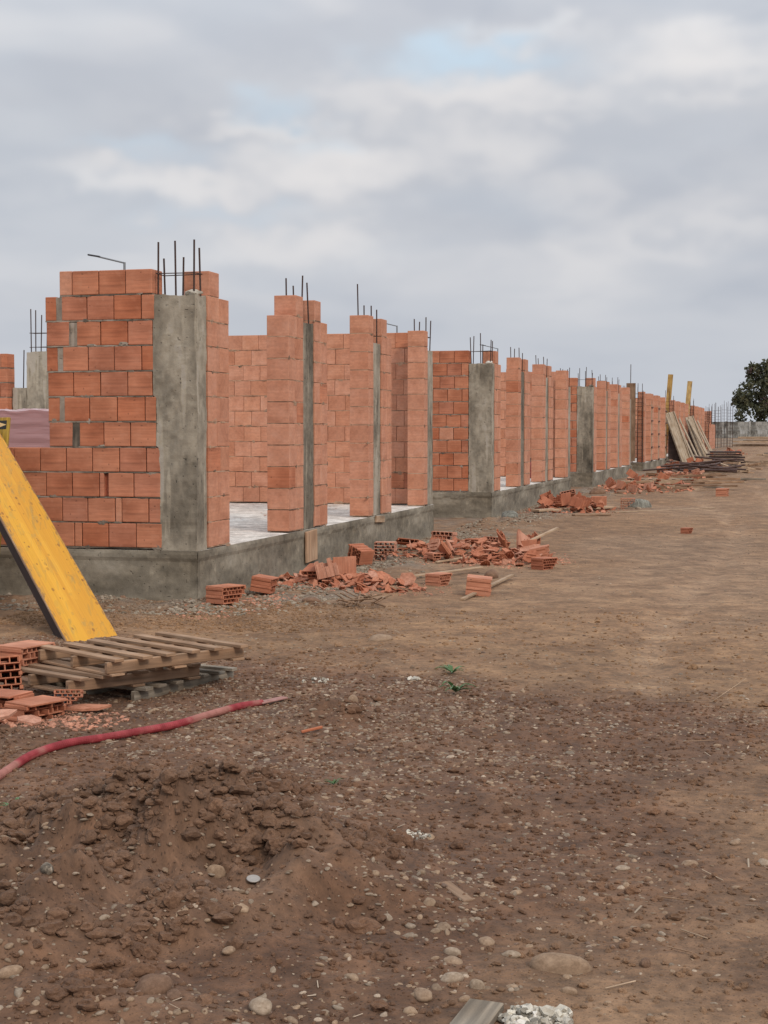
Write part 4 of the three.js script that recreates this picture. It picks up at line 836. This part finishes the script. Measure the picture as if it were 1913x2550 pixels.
stone('flat buff stone lying third in a short column of stones', -.94, -4.31, .036, { m: pale, v: 4 });
stone('smooth oval stone at the near edge of the gravelly soil', -.99, -4.16, .040, { m: buff, v: 0 });
stone('pale rounded stone beyond the largest flat stone', -.81, -4.57, .034, { m: pale, v: 5 });
stone('domed buff stone a little farther than the flat stone', -.91, -4.68, .034, { m: buff, v: 2 });
stone('round tan stone between flat stone and plaster lump', -.60, -4.31, .028, { m: buff, v: 1 });
stone('dull stone off to the track side of the flat stone', -.41, -4.61, .034, { m: dull, v: 3 });
stone('rounded stone lying alone near the track edge', -.20, -6.06, .036, { m: buff, v: 5 });
stone('round stone cut by the edge of the view', -.085, -5.82, .034, { m: pale, v: 0 });
stone('tan stone beside a tuft of straw', -.35, -5.70, .034, { m: buff, v: 4 });
stone('thin pale stone on the bare near soil', -.58, -5.58, .034, { m: pale, v: 2, flat: .6 });
stone('upright small stone next to the wooden offcut', -.86, -4.27, .024, { m: pale, v: 3, flat: 1.5 });
stone('tan stone on the far side of the wooden offcut', -.87, -4.17, .024, { m: buff, v: 1 });
stone('large dark clod stone at the bottom of the earth mound', -1.71, -3.92, .062, { m: dull, v: 2, flat: 1.2 });
stone('dark stone next to the large clod stone', -1.64, -3.90, .045, { m: dull, v: 5 });
stone('smooth grey oval stone on the outer side of the mound', -2.36, -4.60, .036, { m: M.stone, v: 0 });
stone('pointed grey stone low on the mound', -2.26, -4.36, .036, { m: M.stone, v: 1 });
stone('small whitish stone upon the pebbles past the mound', -2.79, -5.20, .026, { m: pale, v: 4 });
stone('jagged pale rock standing out of the mound slope', -2.12, -4.98, .045, { m: pale, v: 1, flat: 1.7, turn: .8 });
stone('buff stone in the near corner of the soil', -2.12, -3.87, .04, { m: buff, v: 3 });
stone('long pale stone near the bottom edge', -1.39, -3.92, .042, { m: pale, v: 4 });
stone('round yellowish stone on trodden soil by the mound', -1.61, -4.25, .034, { m: buff, v: 5 });
stone('brown flattened rock on the crest of the mound', -2.13, -5.30, .075, { m: dull, v: 2, flat: .9 });
stone('smaller brown rock beside the crest rock', -1.95, -5.18, .055, { m: dull, v: 0 });
stone('upright buff stone in the mound flank', -1.85, -4.76, .034, { m: buff, v: 3, flat: 1.4 });
stone('pale stone behind the mound', -2.31, -6.28, .045, { m: buff, v: 0 });
stone('yellowish round stone on the small gravel heap', -2.38, -8.28, .052, { m: buff, v: 1, flat: 1.4, sink: .5 });
stone('lone tan stone on the smooth track before the gravel', -3.01, -11.2, .085, { m: buff, v: 2, flat: .8 });
stone('grey cement boulder at the second foundation corner', -5.0, -27.8, .20, { m: M.rockGrey, v: 0, flat: .9 });
stone('large grey rock lying out by the far rubble', -3.16, -32.9, .24, { m: M.rockGrey, v: 3, flat: .9 });
stone('small white stone before the large grey rock', -3.08, -32.1, .07, { m: pale, v: 1 });
stone('dark brown boulder at the third foundation', -4.75, -38.9, .20, { m: dull, v: 4 });
stone('brown boulder next to the dark one at the third foundation', -4.2, -39.2, .17, { m: dull, v: 2 });
stone('dark earth lump among brick chips near the corner', -4.35, -13.75, .08, { m: dull, v: 2 });
stone('rounded brown clod in front of the larger heap', -3.25, -16.9, .13, { m: dull, v: 5, flat: 1.1 });
function lump(name, label, cat, x, z, n, w, r, m, seed) { const R = rng(seed), gs = []; for (let k = 0; k < n; k++) { const a = R() * 6.3, q = Math.sqrt(R()) * w, s = r * (.35 + R() * R() * .9); gs.push(ico(2, seed + k, s, s * .75, s, .75, 2.2).translate(Math.cos(a) * q, s * .25 + Math.max(0, 1 - q / w) * r * R(), Math.sin(a) * q * .7)); } return single(name, mergeGeometries(gs), m, label, cat, [x, land(x, z), z]); }
lump('plaster_lump', 'crumbly white plaster lump at the bottom edge of the soil', 'plaster', -.66, -4.07, 60, .10, .026, M.plaster, 501);
lump('plaster_lump', 'crumbled white plaster smear beyond the large stones', 'plaster', -1.45, -5.75, 40, .11, .009, M.plaster, 503);
lump('plaster_lump', 'small white plaster bit near the green weeds', 'plaster', -2.33, -9.5, 14, .035, .022, M.plaster, 505);
lump('plaster_lump', 'whitish crumbs on the stony soil near the hose end', 'plaster', -2.95, -9.35, 22, .14, .011, M.plaster, 507);
lump('plaster_lump', 'tiny white plaster scrap beside an orange chip', 'plaster', -1.97, -5.83, 4, .025, .02, M.plaster, 509);
single('brick_chip', SH[2].clone().scale(.028, .05, .028).rotateZ(.5), rubbleMats[0], 'tiny orange brick chip lying on the stony soil', 'shard', [-1.90, land(-1.90, -5.86) + .012, -5.86]);
{ // flattened tin lid on the mound's flank
  const t = thing('tin_lid', 'flattened pale tin lid lying on the flank of the earth mound', 'lid', [-1.71, land(-1.71, -4.75) + .008, -4.75], .3); t.rotation.x = .25; t.rotation.z = -.15;
  mesh('lid', new THREE.LatheGeometry([[0, .003], [.018, .003], [.022, .006], [.027, .006], [.028, .0], [.0, -.002]].map(([a, b]) => new THREE.Vector2(a, b)), 24).toNonIndexed(), std([.36, .33, .30], .6, { metalness: .3 }), t); t.scale.setScalar(.85);
}
{ // scrap of white film on the grey pallet
  const g = new THREE.PlaneGeometry(.17, .12, 12, 8).toNonIndexed().rotateX(-P / 2), p = g.attributes.position; for (let i = 0; i < p.count; i++) p.setY(i, fbm(p.getX(i) * 14, p.getZ(i) * 14, 3, 171) * .05); g.computeVertexNormals();
  single('film_scrap', g, std([.62, .62, .63], .6, { side: THREE.DoubleSide }), 'crumpled scrap of white film caught on the grey pallet', 'film', [-3.52, land(-3.5, -9.3) + .13, -9.15], .4);
  const b = thing('bottle', 'crushed dark plastic bottle in the shade under the pallets', 'bottle', [-4.12, land(-4.12, -8.12) + .035, -8.12], .6);
  mesh('bottle_body', new THREE.CylinderGeometry(.032, .034, .16, 14).toNonIndexed().rotateZ(P / 2), std([.03, .05, .06], .3), b); mesh('label_band', new THREE.CylinderGeometry(.0345, .0355, .06, 14, 1, true).toNonIndexed().rotateZ(P / 2), std([.45, .47, .48], .6, { side: THREE.DoubleSide }), b);
}
// pebbles, clods, straw: masses nobody could count
{
  const R = rng(601), dummy = new THREE.Object3D(), col = new THREE.Color();
  function scatter(name, label, cat, geos, m, n, sample) {
    const root = tag(new THREE.Group(), label, cat, null, 'stuff'); root.name = name; scene.add(root);
    geos.forEach((g, gi) => {
      const im = new THREE.InstancedMesh(g, m, Math.ceil(n / geos.length)); im.name = name; im.castShadow = im.receiveShadow = true; im.userData.kind = 'stuff';
      for (let k = 0; k < im.count; k++) {
        let s; do s = sample(); while (!s);
        const [x, z, r, c, sink, flat] = s; dummy.position.set(x, land(x, z) + r * sink, z); dummy.rotation.set((R() - .5) * .7, R() * 6.3, (R() - .5) * .7); dummy.scale.set(r * (.8 + R() * .5), r * flat, r * (.8 + R() * .5)); dummy.updateMatrix(); im.setMatrixAt(k, dummy.matrix);
        im.setColorAt(k, col.setRGB(...c));
      }
      root.add(im);
    });
  }
  const peb = [1, 2, 3, 4, 5].map((s) => smoothIco(2, s + 70, 1, .5 + (s % 3) * .08, .62 + (s % 2) * .2, .34, 1)), clod = [1, 2, 3, 4, 5].map((s) => ico(2, s + 90, 1, .7 + (s % 2) * .2, .75 + (s % 3) * .12, .5, 1.4));
  const pebbleMat = std([1, 1, 1], .92, { map: stoneMap }), clodMat = std([1.12, 1.12, 1.12], .97, { map: soilMap });
  const stoneCol = () => { const t = R(), v = .55 + R() * .42; return t < .5 ? [.46 * v, .325 * v, .22 * v] : t < .8 ? [.44 * v, .345 * v, .26 * v] : t < .93 ? [.60 * v, .48 * v, .37 * v] : [.30 * v, .20 * v, .15 * v]; };
  scatter('pebbles', 'pale pebbles strewn through the dark soil in the foreground', 'pebbles', peb, pebbleMat, 17000, () => {
    const z = -3.2 - 8.2 * Math.pow(R(), 1.0), x = -6.2 + R() * 8.4; if (x < -1.2 + z * .62 || x > 1.6 + z * .02) return null;
    const t = track(x, z), patch = smooth(.42, .66, .6 * fbm(x * 1.1, z * 1.1, 4, 181) + .4 * fbm(x * 4, z * 4, 3, 183)), bare = smooth(-1.4, -.2, x) * smooth(-8.5, -6.5, z) * .6;
    if (R() > (.10 + .9 * patch) * (1 - t * .965) * (1 - bare)) return null;
    return [x, z, .0042 + .011 * Math.pow(R(), 2.6) + (R() < .05 ? .016 * R() : 0), stoneCol(), -.06, .85];
  });
  scatter('pebbles_on_track', 'few scattered pebbles and chips on the pale track', 'pebbles', peb, pebbleMat, 2600, () => { const z = -8 - 40 * R() * R(), x = -4.6 + R() * 6; return [x, z, .006 + .012 * R() * R(), stoneCol(), .15, .7]; });
  const soilCol = (x, z) => { const v = .82 + R() * .4, c = groundColour(x, z); return [c[0] * v, c[1] * v, c[2] * v]; };
  scatter('clods', 'crumbly brown clods of earth over the soil and mound', 'earth clods', clod, clodMat, 42000, () => {
    const z = -3.2 - 10.5 * R(), x = -6.6 + R() * 8.4; if (x < -1.2 + z * .62 || x > 1.4) return null;
    let hump = 0; for (const [hx, hz, wx, wz, hh] of humps) hump += hh * Math.exp(-(((x - hx) / wx) ** 2 + ((z - hz) / wz) ** 2)) * 3.4 * smooth(.42, .62, fbm(x * 3.2, z * 3.2, 3, 191));
    const t = track(x, z); if (R() > (.18 + hump) * (1 - t * .8) + (z < -11.5 ? .25 * smooth(-3, -4.5, x) : 0)) return null;
    return [x, z, .0025 + .011 * Math.pow(R(), 3.0) + (hump > .15 ? .028 * Math.pow(R(), 6) : 0) + (R() < .012 ? .02 * R() : 0), soilCol(x, z), .2, .85];
  });
  scatter('cement_crumbs', 'grey gravel and cement crumbs along the foundations', 'gravel', clod, pebbleMat, 14000, () => {
    let x, z; if (R() < .3) { x = -9 + R() * 4.4; z = -12.5 - R() * R() * .95; } else { z = -12.6 - 34 * R() * R(); x = X0 + .02 + 1.5 * R() * R(); }
    if (x < X0 && z < -13.5) return null; if (R() > .08 + margin(x, z) * smooth(.46, .64, fbm(x * 1.6, z * 1.2, 4, 187))) return null;
    const v = .8 + R() * .5; return [x, z, .005 + .02 * Math.pow(R(), 3.2), R() < .6 ? [.34 * v, .285 * v, .22 * v] : R() < .5 ? [.42 * v, .36 * v, .29 * v] : [.25 * v, .15 * v, .095 * v], .15, .7];
  });
  scatter('brick_crumbs', 'pinkish brick crumbs and dust round the rubble heaps', 'crumbs', clod, std([1, 1, 1], .95, { map: plainMap }), 5200, () => {
    const [hx, hz, wx, wz] = pick([[-4.35, -15.35, .8, .6], [-4.98, -15.7, .5, .9], [-4.1, -19.6, 1.1, 1.3], [-3.45, -19, .7, .7], [-4.35, -31.2, .9, 1.5], [-4.0, -7.65, .4, .3], [-4.9, -13.3, .35, .9]], R), a = R() * 6.3, q = Math.pow(R(), .7) * 1.25, x = hx + Math.cos(a) * q * wx, z = hz + Math.sin(a) * q * wz;
    if (x < X0 + .03 && z < -13.4) return null; const v = .75 + R() * .5; return [x, z, .004 + .013 * Math.pow(R(), 2.5), [.56 * v, .27 * v, .175 * v], .1, .7];
  });
  const sliver = [cbox(1, .05, .06, .01), cbox(1, .04, .09, .01).rotateZ(.05)];
  scatter('straw_litter', 'dry straw and wood slivers littering the soil', 'straw', sliver, std([1, 1, 1], .9), 300, () => { const z = -3.4 - 13 * R(), x = -4.2 + R() * 4.6; if (x < -1 + z * .5) return null; const v = .7 + R() * .5; return [x, z, .025 + .05 * R() * R(), [.42 * v, .33 * v, .24 * v], .08, .9 * (.025 + .05) / .075 * .04 * 20]; });
  // bits lying about on the slab inside
  const gs = []; for (let k = 0; k < 90; k++) { const x = -9 + R() * 3.2, z = -14.3 - R() * 8.5, s = .015 + .05 * R() * R(); gs.push(SH[k % 6].clone().scale(s, s, s).rotateY(R() * 6).translate(x, Y0 + s * .06, z)); }
  tag(single('floor_rubble', mergeGeometries(gs), rubbleMats[3], 'small brick crumbs on the dusty slab inside the nearest building', 'crumbs'), null, null, null, 'stuff');
}
// twigs gathered in a small dark heap, and weeds
{
  const R = rng(701);
  for (let k = 0; k < 16; k++) { const x = -3.7 + (R() - .5) * .5, z = -13.6 + (R() - .5) * .5, a = R() * 6.3, L = .12 + R() * .25, p = onGround(x, z, .01 + R() * .05); single('twig', rod(V(0, 0, 0), V(Math.cos(a) * L, .02 + R() * .06, Math.sin(a) * L), .006 + R() * .006, 5), M.woodDark, 'dark twig in the small heap on the track before the first rubble', 'twig', [p.x, p.y, p.z], 0, 'twigs in the small dark heap'); }
  const long = [[-.75, -9.18, -.45, -9.25], [-.45, -9.25, -.27, -9.98], [-.52, -7.95, -.37, -8.04], [-.30, -5.62, -.22, -5.50], [-.42, -5.25, -.30, -5.22], [-.33, -4.95, -.24, -4.87], [-.36, -4.78, -.28, -4.72], [-.5, -4.35, -.42, -4.42], [-2.38, -6.35, -2.26, -6.62], [-2.55, -4.47, -2.48, -4.6], [-1.07, -9.2, -1.05, -9.35]];
  const tl = ['long bent straw stem at the track edge', 'upturned end stem beyond the bent straw', 'pale stem pair on the near soil', 'forked straw beside the tan stone', 'pale splinter on soil near the track', 'thick splinter of pale wood on near soil', 'short pale splinter closer than the thick one', 'tiny forked twig by the flat stone', 'pale stalk stuck in the earth behind the mound', 'short stalk at the outer foot of the mound', 'upright stub of straw on the gravel boundary'];
  long.forEach(([a, b, c, d], i) => board('straw_stem', tl[i], 'straw', onGround(a, b, .008), onGround(c, d, i === 1 || i === 8 ? .05 : .010), .0045, .004, i % 2 ? M.woodPale : M.wood));
  const leafM = new THREE.MeshPhysicalMaterial({ roughness: .8, transmission: .3, thickness: 0, side: THREE.DoubleSide }); leafM.color.setRGB(.085, .17, .055);
  [[-1.97, -9.12, .13, 'green weed rosette on the stony soil by the track edge'], [-2.16, -9.88, .11, 'flat green weed just beyond the rosette'], [-3.09, -5.68, .07, 'small bright weed at the outer edge of the soil'], [-3.0, -6.11, .04, 'faint weed near the hose'], [-2.71, -6.13, .05, 'low weed behind the earth mound'], [-1.98, -6.57, .04, 'tiny weed on the pebbles past the mound']].forEach(([x, z, r, l]) => {
    const t = thing('weed', l, 'weed', [x, land(x, z), z], R() * 6);
    for (let k = 0; k < 18; k++) {
      const a = R() * 6.3, L = r * (.5 + R() * .7), w = L * .22, g = new THREE.PlaneGeometry(L, w, 5, 2).toNonIndexed(), p = g.attributes.position;
      for (let i = 0; i < p.count; i++) { const u = p.getX(i) / L + .5, v = p.getY(i) / w; p.setXYZ(i, u * L, .004 + Math.sin(u * 2.2) * L * (.25 + .35 * ((k * 7) % 5) / 5) + Math.abs(v) * w * .3, v * w * Math.sin(P * Math.min(1, u * .95 + .08))); }
      g.computeVertexNormals(); mesh('leaf', g, leafM, t).rotation.y = a;
    }
  });
}
renderer.render(scene, camera);
